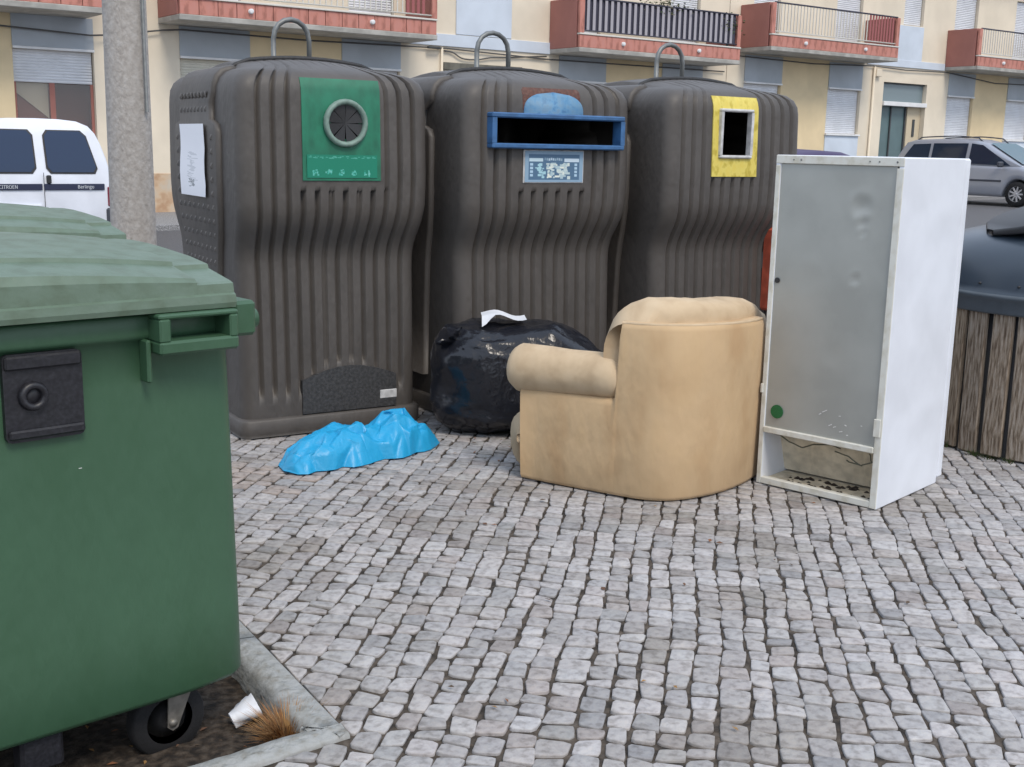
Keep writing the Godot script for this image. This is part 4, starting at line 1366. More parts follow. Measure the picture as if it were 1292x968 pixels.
func tuft(called: String, label: String, cat: String, at: Vector3, n: int, h: float, spread: float, cols: Array, sd: int, droop := 0.5):
	var rng := RandomNumberGenerator.new()
	rng.seed = sd
	var b := B.new()
	for k in n:
		b.col(cols[rng.randi_range(0, cols.size() - 1)])
		var a := rng.randf() * TAU
		var r := rng.randf() * spread
		var p := Vector3(cos(a) * r * 0.4, -0.004, sin(a) * r * 0.4)
		var d := Vector3(cos(a), 0, sin(a))
		var s := Vector3(-d.z, 0, d.x) * rng.randf_range(0.0018, 0.0036)
		var hh := h * rng.randf_range(0.5, 1.0)
		var prev := p
		var out := rng.randf_range(0.1, 1.0) * droop
		for q in 3:
			var f := (q + 1) / 3.0
			var nx := p + d * (hh * out * f * f + r * 0.3 * f) + Vector3(0, hh * f * (1.0 - 0.35 * out * f), 0)
			b.quad(prev - s * (1.0 - f + 0.34), prev + s * (1.0 - f + 0.34), nx + s * (1.0 - f), nx - s * (1.0 - f))
			prev = nx
	var o := obj(called, b, M.dry_grass)
	o.position = at
	tag(o, label, cat)

func small_things():
	var kin := Vector3(-0.63, -0.09, -2.86)
	tuft("dry_grass", "tuft of dry orange-brown grass growing inside the kerb corner", "grass", Vector3(-0.56, -0.088, -2.8), 900, 0.14, 0.09, [Color(0.36, 0.18, 0.06), Color(0.26, 0.12, 0.045), Color(0.42, 0.25, 0.1), Color(0.18, 0.1, 0.05)], 4, 0.9)
	var gr := [Color(0.05, 0.08, 0.025), Color(0.07, 0.1, 0.03), Color(0.12, 0.1, 0.045)]
	var ws := [[2.21, -5.83, 0.06], [2.28, -5.66, 0.05], [2.4, -5.52, 0.05], [2.17, -5.93, 0.09], [2.5, -5.44, 0.04], [2.34, -5.6, 0.045]]
	for k in ws.size():
		tuft("weed", "small green weed growing at the foot of the wood-slatted bin", "weed", Vector3(ws[k][0], 0, ws[k][1]), 60, ws[k][2], 0.08, gr, 20 + k, 0.9)
		get_child(get_child_count() - 1).set_meta("group", "weeds around the wood-slatted bin")
	# crushed paper cup
	var b := B.new()
	var rings := []
	for k in 6:
		var f := k / 5.0
		var ring := PackedVector3Array()
		for i in 20:
			var a := TAU * i / 20
			var r: float = lerp(0.026, 0.036, f) * (1.0 + 0.2 * sin(a * 3.0 + f * 4.0) + 0.1 * sin(a * 7.0 + f * 9.0))
			ring.append(Vector3(cos(a) * r * 0.8, f * 0.075, sin(a) * r))
		rings.append(ring)
	b.loft(rings, true, true, false)
	var o := obj("paper_cup", b, M.paper)
	o.transform = Transform3D(Basis(Vector3.UP, 0.5) * Basis(Vector3.FORWARD, 1.2), Vector3(-0.725, -0.062, -2.9))
	tag(o, "crushed white paper cup lying in the dirt beside the bin caster", "paper cup")
	b = B.new()
	var c := Curve3D.new()
	for p in V3([0, 0.004, 0, 0.01, 0.012, -0.03, 0.035, 0.02, -0.05, 0.06, 0.012, -0.045, 0.075, 0.005, -0.06]): c.add_point(p, Vector3(-0.01, 0, 0.005), Vector3(0.01, 0, -0.005))
	var pp := c.tessellate(3)
	for i in pp.size() - 1: b.quad(pp[i] + Vector3(0, 0.002, 0), pp[i + 1] + Vector3(0, 0.002, 0), pp[i + 1] + Vector3(0.004, 0.014, 0.006), pp[i] + Vector3(0.004, 0.014, 0.006))
	o = obj("plastic_strip", b, M.paper)
	o.position = Vector3(-0.635, -0.088, -2.70)
	tag(o, "thin curled pale plastic strip lying in the dirt beside the dry grass", "litter")
	# fallen leaves
	var rng := RandomNumberGenerator.new()
	rng.seed = 8
	b = B.new(true)
	var lc := [Color(0.2, 0.09, 0.04), Color(0.13, 0.07, 0.04), Color(0.3, 0.17, 0.06), Color(0.09, 0.06, 0.04)]
	for k in 150:
		var p := Vector3.ZERO
		if k < 90:
			var q: Vector2 = K0 + KD * rng.randf_range(0.12, 1.2) + KF * rng.randf_range(0.12, 0.7)
			p = Vector3(q.x, -0.083, q.y)
		elif k < 120:
			p = Vector3(rng.randf_range(-1.1, 0.3), 0.006, rng.randf_range(-5.9, -5.3))
		else:
			p = Vector3(rng.randf_range(-0.2, 2.2), 0.006, rng.randf_range(-4.8, -2.7))
		var l := rng.randf_range(0.006, 0.018)
		var bs := Basis(Vector3.UP, rng.randf() * TAU) * Basis(Vector3.RIGHT, rng.randf_range(-0.4, 0.4))
		b.col(lc[rng.randi_range(0, 3)])
		b.x = Transform3D(bs, p)
		b.quad(Vector3(-l, 0, 0), Vector3(0, 0.003, l * 0.45), Vector3(l, 0.001, 0), Vector3(0, 0.003, -l * 0.45))
	tag(obj("fallen_leaves", b, M.dry_grass), "scattered small dry brown leaves on the paving and in the dirt", "leaves", "", "stuff")
	# battery box on the flank of the yellow container
	var t := thing("battery_box", "red battery collection box hung on the flank of the yellow-panelled container", "battery box", Vector3(1.625, 0.5, -7.12), 35)
	var bb := B.new(true)
	bb.box(Vector3(0, 0.25, 0), Vector3(0.16, 0.5, 0.24), 0.015)
	obj("box", bb, M.battery_red, t)
	boxpart("painted_slot", t, M.rubber, Vector3(0.02, 0.45, 0.121), Vector3(0.08, 0.02, 0.004))  # shade of the slot painted as a dark strip on the solid box
	boxpart("mounting_bracket", t, M.steel, Vector3(-0.04, 0.3, -0.15), Vector3(0.08, 0.1, 0.1), 0.004)

func pole():
	var t := thing("utility_pole", "round grey concrete utility pole with rough pitted surface behind the green bins", "pole", Vector3(-2.665, -0.13, -8.3), 0)
	var b := B.new()
	var rings := []
	for k in 40:
		var f := k / 39.0
		var y := f * 8.0
		var r: float = lerp(0.157, 0.11, f)
		var ring := PackedVector3Array()
		for i in 40:
			var a := TAU * i / 40
			ring.append(Vector3(cos(a) * r, y, sin(a) * r))
		rings.append(ring)
	b.loft(rings)
	obj("shaft", b, M.concrete, t)
	b = B.new()
	b.tube(V3([0.15, 1.75, 0.08, 0.148, 2.6, 0.08]), 0.012, 8)
	obj("conduit", b, M.steel, t)

# ---------------------------------------------------------------- vehicles
func lettering(parent: Node, text: String, at: Vector3, size: float, depth := 0.003):
	var tm := TextMesh.new()
	tm.text = text
	var f := SystemFont.new()
	f.font_names = PackedStringArray(["Droid Sans"])
	tm.font = f
	tm.font_size = 32
	tm.pixel_size = size / 24.0
	tm.depth = depth
	var o := MeshInstance3D.new()
	o.mesh = tm
	o.name = "lettering"
	o.material_override = M.letters
	parent.add_child(o, true)
	o.position = at
	return o

func van():
	var at := Vector3(-5.69, 0, -14.4)
	at.y = gh(at.x, at.z) - 0.01
	var t := thing("delivery_van", "white delivery van seen from behind with two dark rear windows", "van", at, 36.1)
	var half := [0.0, 0.26, 0.74, 0.26, 0.82, 0.32, 0.845, 0.5, 0.85, 0.75, 0.848, 0.95, 0.835, 1.12, 0.8, 1.3, 0.75, 1.48, 0.7, 1.6, 0.63, 1.69, 0.5, 1.745, 0.3, 1.765, 0.0, 1.77]
	var zr := func(y: float) -> float:
		return lut([0.0, -0.03, 0.5, 0.0, 1.0, -0.01, 1.2, -0.05, 1.6, -0.16, 1.72, -0.22, 1.8, -0.3], y)
	var ringf := func(z: float, s: float, ymax: float, rear: bool) -> PackedVector3Array:
		var r := PackedVector3Array()
		for sg in [1.0, -1.0]:
			var idx := range(0, half.size(), 2) if sg > 0 else range(half.size() - 4, 0, -2)
			for i in idx:
				var y: float = min(half[i + 1], ymax)
				r.append(Vector3(sg * half[i] * s, y, z + (zr.call(y) if rear else 0.0)))
		return r
	var b := B.new()
	b.loft([ringf.call(0.0, 0.955, 9.0, true), ringf.call(-0.012, 0.985, 9.0, true), ringf.call(-0.05, 1.0, 9.0, true), ringf.call(-0.5, 1.0, 9.0, false), ringf.call(-1.6, 1.0, 9.0, false), ringf.call(-2.5, 1.0, 9.0, false), ringf.call(-3.1, 0.97, 1.15, false), ringf.call(-3.7, 0.92, 0.95, false), ringf.call(-4.05, 0.8, 0.7, false)], true, false, true)
	# rear skin in horizontal strips
	b.grp(1)
	for i in range(0, half.size() - 2, 2):
		var y0: float = half[i + 1]
		var y1: float = half[i + 3]
		b.quad(Vector3(-half[i] * 0.955, y0, zr.call(y0)), Vector3(half[i] * 0.955, y0, zr.call(y0)), Vector3(half[i + 2] * 0.955, y1, zr.call(y1)), Vector3(-half[i + 2] * 0.955, y1, zr.call(y1)))
	obj("body", b, M.van_white, t)
	for sg in [-1.0, 1.0]:
		# rear window on the sloping door, gasket and glass
		for lay in [["window_gasket", 0.02, 0.006, M.pe_dark], ["rear_window", 0.0, 0.011, M.van_glass]]:
			b = B.new()
			var pl := PackedVector2Array()
			var e: float = lay[1]
			var crn := V2([0.075 - e, 1.135 - e, 0.665 + e, 1.135 - e, 0.545 + e * 0.7, 1.625 + e * 0.6, 0.075 - e, 1.625 + e * 0.6])
			for k in 4:
				var p := crn[k]
				var a := (crn[(k + 3) % 4] - p).normalized() * 0.05
				var c := (crn[(k + 1) % 4] - p).normalized() * 0.05
				pl.append(p + a); pl.append(p + a * 0.3 + c * 0.3); pl.append(p + c)
			var ys := []
			for s in 9: ys.append(lerp(1.135 - e, 1.625 + e * 0.6, s / 8.0))
			for s in 8:
				var xs := []
				for y in [ys[s], ys[s + 1]]:
					var lo := 9.0
					var hi := -9.0
					for k in pl.size():
						var p := pl[k]
						var q := pl[(k + 1) % pl.size()]
						var yy: float = clamp(y, 1.1352 - e, 1.6248 + e * 0.6)
						if (p.y - yy) * (q.y - yy) <= 0.0 and abs(p.y - q.y) > 1e-6:
							var x: float = lerp(p.x, q.x, (yy - p.y) / (q.y - p.y))
							lo = min(lo, x); hi = max(hi, x)
					xs.append([lo, hi])
				var z0: float = zr.call(ys[s]) + lay[2]
				var z1: float = zr.call(ys[s + 1]) + lay[2]
				b.quad(Vector3(sg * xs[0][0], ys[s], z0), Vector3(sg * xs[0][1], ys[s], z0), Vector3(sg * xs[1][1], ys[s + 1], z1), Vector3(sg * xs[1][0], ys[s + 1], z1))
			obj(lay[0], b, lay[3], t)
		boxpart("tail_light", t, M.tail_red, Vector3(sg * 0.8, 0.84, -0.012), Vector3(0.07, 0.24, 0.05), 0.012)
		boxpart("bumper_corner", t, M.bumper, Vector3(sg * 0.79, 0.6, -0.012), Vector3(0.1, 0.2, 0.07), 0.02)
		boxpart("door_stripe", t, M.stripe, Vector3(sg * 0.37, 0.96, 0.002), Vector3(0.72, 0.075, 0.016), 0.004)
		wheel_part(t, Vector3(sg * 0.74, 0.3, -0.75), 0.3, 0.18, PI / 2, M.alloy)
		wheel_part(t, Vector3(sg * 0.74, 0.3, -3.35), 0.3, 0.18, PI / 2, M.alloy)
	boxpart("door_gap", t, M.pe_dark, Vector3(0.012, 0.78, 0.0), Vector3(0.006, 0.7, 0.006))
	boxpart("door_handle", t, M.pe_dark, Vector3(0.07, 1.05, 0.0), Vector3(0.05, 0.1, 0.06), 0.01)
	var pr := boxpart("plate_recess", t, M.van_white, Vector3(-0.33, 0.735, 0.012), Vector3(0.6, 0.03, 0.05), 0.008)
	boxpart("number_plate", t, M.fridge_frame, Vector3(-0.33, 0.65, 0.006), Vector3(0.5, 0.11, 0.012), 0.003)
	boxpart("bumper", t, M.bumper, Vector3(0, 0.4, 0.02), Vector3(1.6, 0.2, 0.14), 0.03)
	lettering(t, "CITROEN", Vector3(-0.4, 0.96, 0.014), 0.04)
	lettering(t, "Berlingo", Vector3(0.5, 0.96, 0.014), 0.04)

func car(called: String, label: String, at: Vector3, turn: float, p: Dictionary):
	at.y = gh(at.x, at.z)
	var t := thing(called, label, "car", at, turn, "")
	var paint: Material = p.paint
	var L: float = p.L
	var hl := L / 2
	var wf: float = p.wf
	var wr: float = p.wr
	var R := 0.36
	var top: Array = p.belt
	var wid: Array = p.wid
	var roof: Array = p.roof
	var xs := []
	var x := -hl
	while x <= hl + 0.001:
		xs.append(x)
		x += 0.06
	var bot := func(q: float) -> float:
		var y := lut([-hl, 0.38, -hl + 0.2, 0.24, hl - 0.25, 0.22, hl, 0.34], q)
		for c in [wf, wr]:
			if abs(q - c) < R: y = max(y, 0.31 + sqrt(R * R - (q - c) * (q - c)))
		return y
	var b := B.new()
	var rings := []
	for q in xs:
		var w := lut(wid, q)
		var y0: float = bot.call(q)
		var y1 := lut(top, q)
		var ring := PackedVector3Array()
		for s in [[0.0, 0.95], [0.12, 0.99], [0.4, 1.0], [0.7, 0.99], [0.9, 0.965], [1.0, 0.93]]: ring.append(Vector3(q, lerp(y0, y1, s[0]), w * s[1]))
		ring.append(Vector3(q, y1 + 0.025, 0))
		for s in [[1.0, 0.93], [0.9, 0.965], [0.7, 0.99], [0.4, 1.0], [0.12, 0.99], [0.0, 0.95]]: ring.append(Vector3(q, lerp(y0, y1, s[0]), -w * s[1]))
		rings.append(ring)
	b.loft(rings, true, true, true)
	obj("body", b, paint, t)
	# greenhouse
	var rt: float = p.top
	var side := func(q: float, y: float) -> float:
		var y1 := lut(top, q)
		var f: float = clamp((y - y1) / (rt - y1), 0.0, 1.0)
		return lut(wid, q) * lerp(0.925, 0.76, pow(f, 1.3))
	b = B.new()
	rings = []
	for q in xs:
		if q < p.g0 or q > p.g1: continue
		var y1 := lut(top, q) - 0.03
		var yr: float = max(lut(roof, q), y1 + 0.02)
		var ring := PackedVector3Array()
		for sg in [1.0, -1.0]:
			var fs := [0.0, 0.35, 0.7, 0.92] if sg > 0 else [0.92, 0.7, 0.35, 0.0]
			if sg < 0: ring.append(Vector3(q, yr + 0.02, 0))
			for f in fs:
				var y: float = lerp(y1, yr, f)
				ring.append(Vector3(q, y, sg * side.call(q, y)))
			if sg > 0: ring.append(Vector3(q, yr, side.call(q, yr) - 0.07))
			if sg > 0: pass
		rings.append(ring)
	b.loft(rings, true, true, true)
	obj("cabin", b, paint, t)
	for sg in [-1.0, 1.0]:
		for poly in p.windows:
			var pl := V2(poly)
			b = B.new()
			# grid clipped to the polygon, laid on the side of the cabin
			var lo := pl[0]
			var hi := pl[0]
			for v in pl:
				lo = lo.min(v); hi = hi.max(v)
			var NX := 14
			for i in NX:
				var c0: float = lerp(lo.x, hi.x, i / float(NX))
				var c1: float = lerp(lo.x, hi.x, (i + 1) / float(NX))
				var cell := PackedVector2Array([Vector2(c0, lo.y - 1), Vector2(c1, lo.y - 1), Vector2(c1, hi.y + 1), Vector2(c0, hi.y + 1)])
				for piece in Geometry2D.intersect_polygons(pl, cell):
					var tr := Geometry2D.triangulate_polygon(piece)
					for k in range(0, tr.size(), 3):
						var v := []
						for m in 3: v.append(Vector3(piece[tr[k + m]].x, piece[tr[k + m]].y, sg * (side.call(piece[tr[k + m]].x, piece[tr[k + m]].y) + 0.012)))
						b.tri(v[0], v[1], v[2])
			obj("side_window", b, M.car_glass, t)
		if p.rails:
			b = B.new()
			var pts := PackedVector3Array()
			for k in 13:
				var f := k / 12.0
				var q: float = lerp(-1.75, 0.25, f)
				pts.append(Vector3(q, lut(roof, q) + (0.065 if k > 0 and k < 12 else -0.01) - 0.02 * pow(2 * f - 1, 4.0), sg * (side.call(q, rt) - 0.09)))
			b.tube(pts, 0.018, 6)
			obj("roof_rail", b, M.bumper, t)
		boxpart("side_moulding", t, M.bumper, Vector3((wf + wr) / 2, 0.62, sg * (lut(wid, 0.0) + 0.004)), Vector3(wf - wr - 0.85, 0.05, 0.02), 0.006)
		boxpart("door_gap", t, M.bumper, Vector3(p.gap, 0.62, sg * (lut(wid, 0.0) - 0.006)), Vector3(0.01, 0.68, 0.014))
		for hx in p.handles: boxpart("door_handle", t, M.bumper, Vector3(hx, 0.86, sg * (lut(wid, hx) - 0.005)), Vector3(0.16, 0.03, 0.03), 0.008)
		b = B.new(true)
		b.box(Vector3(p.mirror, 1.03, sg * (lut(wid, p.mirror) + 0.07)), Vector3(0.1, 0.14, 0.2), 0.03)
		obj("mirror", b, M.bumper, t)
		boxpart("headlight", t, M.screen_glass, Vector3(hl - 0.17, lut(top, hl - 0.17) - 0.1, sg * (lut(wid, hl - 0.17) - 0.08)), Vector3(0.2, 0.14, 0.2), 0.04)
		boxpart("tail_light", t, M.tail_red, Vector3(-hl + 0.08, 0.85, sg * (lut(wid, -hl + 0.08) - 0.06)), Vector3(0.1, 0.22, 0.14), 0.03)
		for wx in [wf, wr]: wheel_part(t, Vector3(wx, 0.31, sg * (lut(wid, wx) - 0.1)), 0.31, 0.2 * sg, 0.0, M.alloy, 9)
	# windscreen and rear screen, just proud of the cabin
	for sc in [[p.ws, "windscreen"], [p.rs, "rear_screen"]]:
		b = B.new()
		var a: Array = sc[0]
		for k in 6:
			var f0 := k / 6.0
			var f1 := (k + 1) / 6.0
			var q0: float = lerp(a[0], a[1], f0)
			var q1: float = lerp(a[0], a[1], f1)
			var y0 := lut(roof, q0)
			var y1 := lut(roof, q1)
			var o := Vector3(0.02 * sign(a[0]), 0.03, 0)
			b.quad(Vector3(q0, y0, -side.call(q0, y0) + 0.1) + o, Vector3(q0, y0, side.call(q0, y0) - 0.1) + o, Vector3(q1, y1, side.call(q1, y1) - 0.1) + o, Vector3(q1, y1, -side.call(q1, y1) + 0.1) + o)
		obj(sc[1], b, M.screen_glass, t)
	b = B.new(true)
	b.box(Vector3(0, 0.42, 0), Vector3(L - 0.5, 0.3, lut(wid, 0.0) * 1.3))
	obj("underbody", b, M.pe_dark, t)

# ---------------------------------------------------------------- apartment buildings
func shutter(parent: Node, m: Material, u0: float, u1: float, v0: float, v1: float, z: float) -> MeshInstance3D:
	# a roller shutter: ribbed sheet
	var b := B.new()
	var rings := []
	var n := int((v1 - v0) / 0.05)
	for k in n:
		var y := v0 + (v1 - v0) * k / n
		var h := (v1 - v0) / n
		for s in [[0.0, -0.008], [0.12, 0.004], [0.5, 0.008], [0.88, 0.004]]: rings.append(V3([u0, y + h * s[0], z + s[1], u1, y + h * s[0], z + s[1]]))
	rings.append(V3([u0, v1, z, u1, v1, z]))
	b.loft(rings, false, false, false)
	return obj("shutter", b, m, parent)

func balcony(bl: Node, ox: float, u0: float, u1: float, vb: float, style: int):
	u0 -= ox
	u1 -= ox
	var D := 1.1
	var bal := Node3D.new()
	bal.name = "balcony"
	bl.add_child(bal, true)
	boxpart("slab", bal, M.slab, Vector3((u0 + u1) / 2, vb + 0.05, D / 2), Vector3(u1 - u0, 0.1, D), 0.01)
	# red band of tiles or render along the front
	if style <= 1:
		var n := int(round((u1 - u0) / 0.36))
		var w := (u1 - u0 - 0.02) / n
		for k in n: boxpart("tile", bal, M.brick_red, Vector3(u0 + 0.01 + w * (k + 0.5), vb + 0.235, D - 0.045), Vector3(w - 0.01, 0.27, 0.06), 0.006)
	else:
		boxpart("parapet", bal, M.brick_red, Vector3((u0 + u1) / 2, vb + 0.235, D - 0.04), Vector3(u1 - u0 - 0.01, 0.27, 0.07), 0.008)
	boxpart("coping", bal, M.rail_light, Vector3((u0 + u1) / 2, vb + 0.39, D - 0.04), Vector3(u1 - u0, 0.035, 0.11), 0.006)
	for s in [0.25, 0.72]:
		var b := B.new()
		b.x = Transform3D(Basis(Vector3.RIGHT, PI / 2), Vector3(lerp(u0, u1, s), vb + 0.24, D + 0.01))
		b.lathe(V2([0.045, -0.04, 0.045, 0.03, 0.03, 0.035]), 12)
		obj("drain_spout", b, M.trim_white, bal)
	var tp := vb + 1.16
	var uu := [[u0 + 0.05, 0.1], [u1 - 0.05, 0.1]]
	for q in uu:
		boxpart("end_wall", bal, M.panel_red, Vector3(q[0], vb + 0.63, D / 2 - 0.06), Vector3(q[1], 1.06, D - 0.13), 0.01)
	var fr: Material = M.rail_dark if style == 2 else M.rail_light
	boxpart("end_post", bal, M.brick_red, Vector3(u0 + 0.07, vb + 0.78, D - 0.05), Vector3(0.14, 0.74, 0.08), 0.01)
	boxpart("end_post", bal, M.brick_red, Vector3(u1 - 0.06, vb + 0.78, D - 0.05), Vector3(0.12, 0.74, 0.08), 0.01)
	var hb := B.new()
	hb.tube(V3([u0 + 0.1, tp, D - 0.04, u1 - 0.1, tp, D - 0.04]), 0.022, 6)
	obj("hand_rail", hb, M.rail_dark if style >= 2 else M.rail_light, bal)
	hb = B.new()
	hb.tube(V3([u0 + 0.1, vb + 0.47, D - 0.04, u1 - 0.1, vb + 0.47, D - 0.04]), 0.016, 6)
	obj("bottom_rail", hb, fr, bal)
	var step := 0.172 if style == 2 else 0.12
	var wd := 0.075 if style == 2 else 0.022
	var n2 := int((u1 - u0 - 0.35) / step)
	for k in n2:
		var u: float = u0 + 0.2 + step * (k + 0.3)
		var m: Material = M.bar_grey if style == 2 else M.rail_light
		var w := wd
		if style != 2 and u > u1 - (0.72 if style <= 1 else 1.3):
			m = M.bar_red
			w = 0.06
		boxpart("bar", bal, m, Vector3(u, vb + 0.815, D - 0.04), Vector3(w, 0.67, 0.018))
	if style == 2:
		boxpart("privacy_sheet", bal, M.rail_dark, Vector3((u0 + u1) / 2, vb + 0.815, D - 0.075), Vector3(u1 - u0 - 0.3, 0.66, 0.01))

func facade(called: String, label: String, ox: float, U0: float, U1: float, openings: Array, yellow: Array, step_v: float) -> Node3D:
	var d := Vector3(0.808, 0, -0.589)
	var O := Vector3(-6.595, 0, -22.518)
	var t := thing(called, label, "building", O + d * ox, 36.1, "apartment buildings along the street")
	var us := [U0, U1]
	var vs := [-0.6, 7.3, step_v]
	for o in openings:
		for k in [0, 1]:
			if not us.has(o[k]): us.append(o[k])
		for k in [2, 3]:
			if not vs.has(o[k]): vs.append(o[k])
	for y in yellow:
		for k in [0, 1]:
			if not us.has(y[k]): us.append(y[k])
	us.sort()
	vs.sort()
	var w := B.new(true)
	var wy := {}
	for i in us.size() - 1:
		for j in vs.size() - 1:
			var c := Vector2((us[i] + us[i + 1]) / 2, (vs[j] + vs[j + 1]) / 2)
			var hole := false
			for o in openings:
				if c.x > o[0] and c.x < o[1] and c.y > o[2] and c.y < o[3]: hole = true
			if hole: continue
			var tb: B = w
			for y in yellow:
				if c.x > y[0] and c.x < y[1] and c.y < step_v:
					if not wy.has(y[0]): wy[y[0]] = B.new(true)
					tb = wy[y[0]]
			tb.box(Vector3(c.x - ox, c.y, -0.15), Vector3(us[i + 1] - us[i], vs[j + 1] - vs[j], 0.3))
	obj("wall", w, M.wall_cream, t)
	for k in wy: obj("wall_field", wy[k], M.wall_yellow, t)
	boxpart("rear_block", t, M.wall_cream, Vector3((U0 + U1) / 2 - ox, 3.3, -5.1), Vector3(U1 - U0 - 0.02, 7.8, 9.0))
	boxpart("roof", t, M.brick_red, Vector3((U0 + U1) / 2 - ox, 7.4, -4.3), Vector3(U1 - U0 - 0.01, 0.2, 10.2))
	return t

func ground_window(t: Node, ox: float, u0: float, u1: float, vs: float, vl: float, vtop: float, sh: float, m: Material):
	# blue field over the lintel, white lintel strip, shutter down to sh
	u0 -= ox
	u1 -= ox
	boxpart("lintel_panel", t, M.wall_blue, Vector3((u0 + u1) / 2, (vl + 0.04 + vtop) / 2, 0.012), Vector3(u1 - u0, vtop - vl - 0.04, 0.03), 0.004)
	boxpart("lintel", t, M.trim_white, Vector3((u0 + u1) / 2, vl + 0.015, 0.03), Vector3(u1 - u0, 0.045, 0.07), 0.006)
	shutter(t, m, u0 + 0.02, u1 - 0.02, sh, vl - 0.005, -0.1)
	if vs > 0.5: boxpart("sill", t, M.trim_white, Vector3((u0 + u1) / 2, vs - 0.02, 0.0), Vector3(u1 - u0 + 0.04, 0.05, 0.16), 0.006)

func buildings():
	# first building
	var colsA := [[-5.9, -4.5], [-2.6, -1.22], [0.36, 1.75], [3.73, 5.1], [9.3, 10.7], [12.5, 13.87]]
	var op := []
	for c in colsA: op.append([c[0], c[1], 1.0, 2.92])
	op.append([6.15, 8.22, -0.6, 3.0])
	for c in [[-5.7, -4.6], [-2.5, -1.4], [0.6, 1.6], [3.9, 4.95], [9.5, 10.5], [12.7, 13.7]]: op.append([c[0], c[1], 3.7, 5.75])
	var A := facade("apartment_building", "cream and yellow apartment building with dark barred balcony behind the blue-slotted container", -9.0, -9.0, 14.72, op, [[-4.5, -2.6], [1.75, 3.73], [10.7, 12.5]], 3.5)
	var ox := -9.0
	for i in colsA.size():
		var c: Array = colsA[i]
		ground_window(A, ox, c[0], c[1], 1.0, 2.92, 3.49, 2.36 if i == 1 else (1.7 if i == 2 else 1.01), M.shutter_cream if i == 2 else M.shutter)
	for c in op.slice(7): shutter(A, M.shutter, c[0] + 0.02 - ox, c[1] - 0.02 - ox, c[2] + 0.02, c[3] - 0.01, -0.1)
	# the half open window: glass, sheets painted as its reflections, dark room
	var wb := -1.91 - ox
	boxpart("room_wall", A, M.matt_brown, Vector3(wb, 1.7, -0.57), Vector3(1.6, 2.0, 0.02))
	boxpart("window_frame", A, M.panel_red, Vector3(wb - 0.66, 1.68, -0.13), Vector3(0.05, 1.36, 0.05))
	boxpart("window_frame", A, M.panel_red, Vector3(wb + 0.66, 1.68, -0.13), Vector3(0.05, 1.36, 0.05))
	boxpart("window_frame", A, M.panel_red, Vector3(wb - 0.03, 1.68, -0.13), Vector3(0.09, 1.36, 0.05))
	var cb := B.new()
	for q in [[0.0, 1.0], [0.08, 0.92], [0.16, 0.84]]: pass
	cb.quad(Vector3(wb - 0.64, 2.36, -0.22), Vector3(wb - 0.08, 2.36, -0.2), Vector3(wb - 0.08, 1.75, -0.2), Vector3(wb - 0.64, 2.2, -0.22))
	obj("beige_reflection", cb, M.matt_beige, A)  # beige part of the reflection in the glass, put in as a sheet
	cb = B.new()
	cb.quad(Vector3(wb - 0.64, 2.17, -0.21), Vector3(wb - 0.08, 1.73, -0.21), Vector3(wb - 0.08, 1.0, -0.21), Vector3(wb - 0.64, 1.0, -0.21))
	obj("brown_reflection", cb, M.matt_brown, A)  # red-brown part of the reflection, painted as a sheet behind the pane
	boxpart("pane", A, M.pane, Vector3(wb, 1.68, -0.115), Vector3(1.28, 1.34, 0.006))
	# entrance
	boxpart("entrance_lintel", A, lintel_mat(), Vector3(7.185 - ox, 3.085, 0.02), Vector3(2.07, 0.16, 0.1), 0.01)
	boxpart("entrance_door", A, M.door_teal, Vector3(7.185 - ox, 1.2, -0.25), Vector3(2.05, 3.58, 0.04))
	boxpart("base_band", A, M.wall_pale_blue, Vector3(7.18 - ox, 3.62, 0.015), Vector3(3.72, 0.25, 0.04), 0.006)
	boxpart("blue_field", A, M.wall_pale_blue, Vector3(7.2 - ox, 5.5, 0.012), Vector3(1.46, 3.48, 0.03), 0.006)
	var b := B.new()
	b.tube(V3([6.1 - ox, 0.0, 0.04, 6.1 - ox, 3.46, 0.04]), 0.03, 6)
	obj("drain_pipe", b, M.wall_cream, A)
	b = B.new(true)
	b.box(Vector3(5.85 - ox, 3.44, 0.12), Vector3(0.3, 0.05, 0.07), 0.01)
	b.box(Vector3(6.02 - ox, 3.44, 0.05), Vector3(0.04, 0.04, 0.1), 0.004)
	obj("wall_lamp", b, M.dark_metal, A)
	boxpart("dado", A, M.wall_dado, Vector3(2.8 - ox, 0.25, 0.012), Vector3(23.7, 1.1, 0.02), 0.004)
	for q in [[-6.3, -1.33, 3.49, 0], [-0.03, 5.32, 3.5, 1], [9.0, 14.05, 3.5, 2]]: balcony(A, ox, q[0], q[1], q[2], q[3])
	cable(A, [[-8.0, 3.35, 0.06], [-3.0, 3.27, 0.1], [-1.3, 3.2, 0.12], [0.4, 3.42, 0.06], [3.0, 3.4, 0.05], [6.2, 3.45, 0.05], [8.9, 3.38, 0.05], [14.6, 3.4, 0.05]], ox)
	cable(A, [[6.15, 3.4, 0.05], [6.8, 3.25, 0.05], [7.6, 3.34, 0.05], [8.9, 3.44, 0.05]], ox)
	# second building
	var colsB := [[15.38, 16.8], [18.7, 20.12], [24.2, 25.54], [27.33, 28.7], [31.6, 33.0]]
	op = []
	for c in colsB: op.append([c[0], c[1], 1.95, 3.165])
	op.append([21.12, 23.16, -0.6, 3.46])
	op.append([21.8, 22.72, 5.08, 6.4])
	for c in [[15.6, 16.6], [18.85, 19.95], [24.25, 25.4], [27.4, 28.6]]: op.append([c[0], c[1], 4.1, 6.2])
	ox = 14.74
	var Bd := facade("apartment_building", "cream apartment building with teal-grey street door and red-ended balconies behind the silver car", ox, 14.74, 46.0, op, [[16.8, 18.7], [25.54, 27.33]], 3.9)
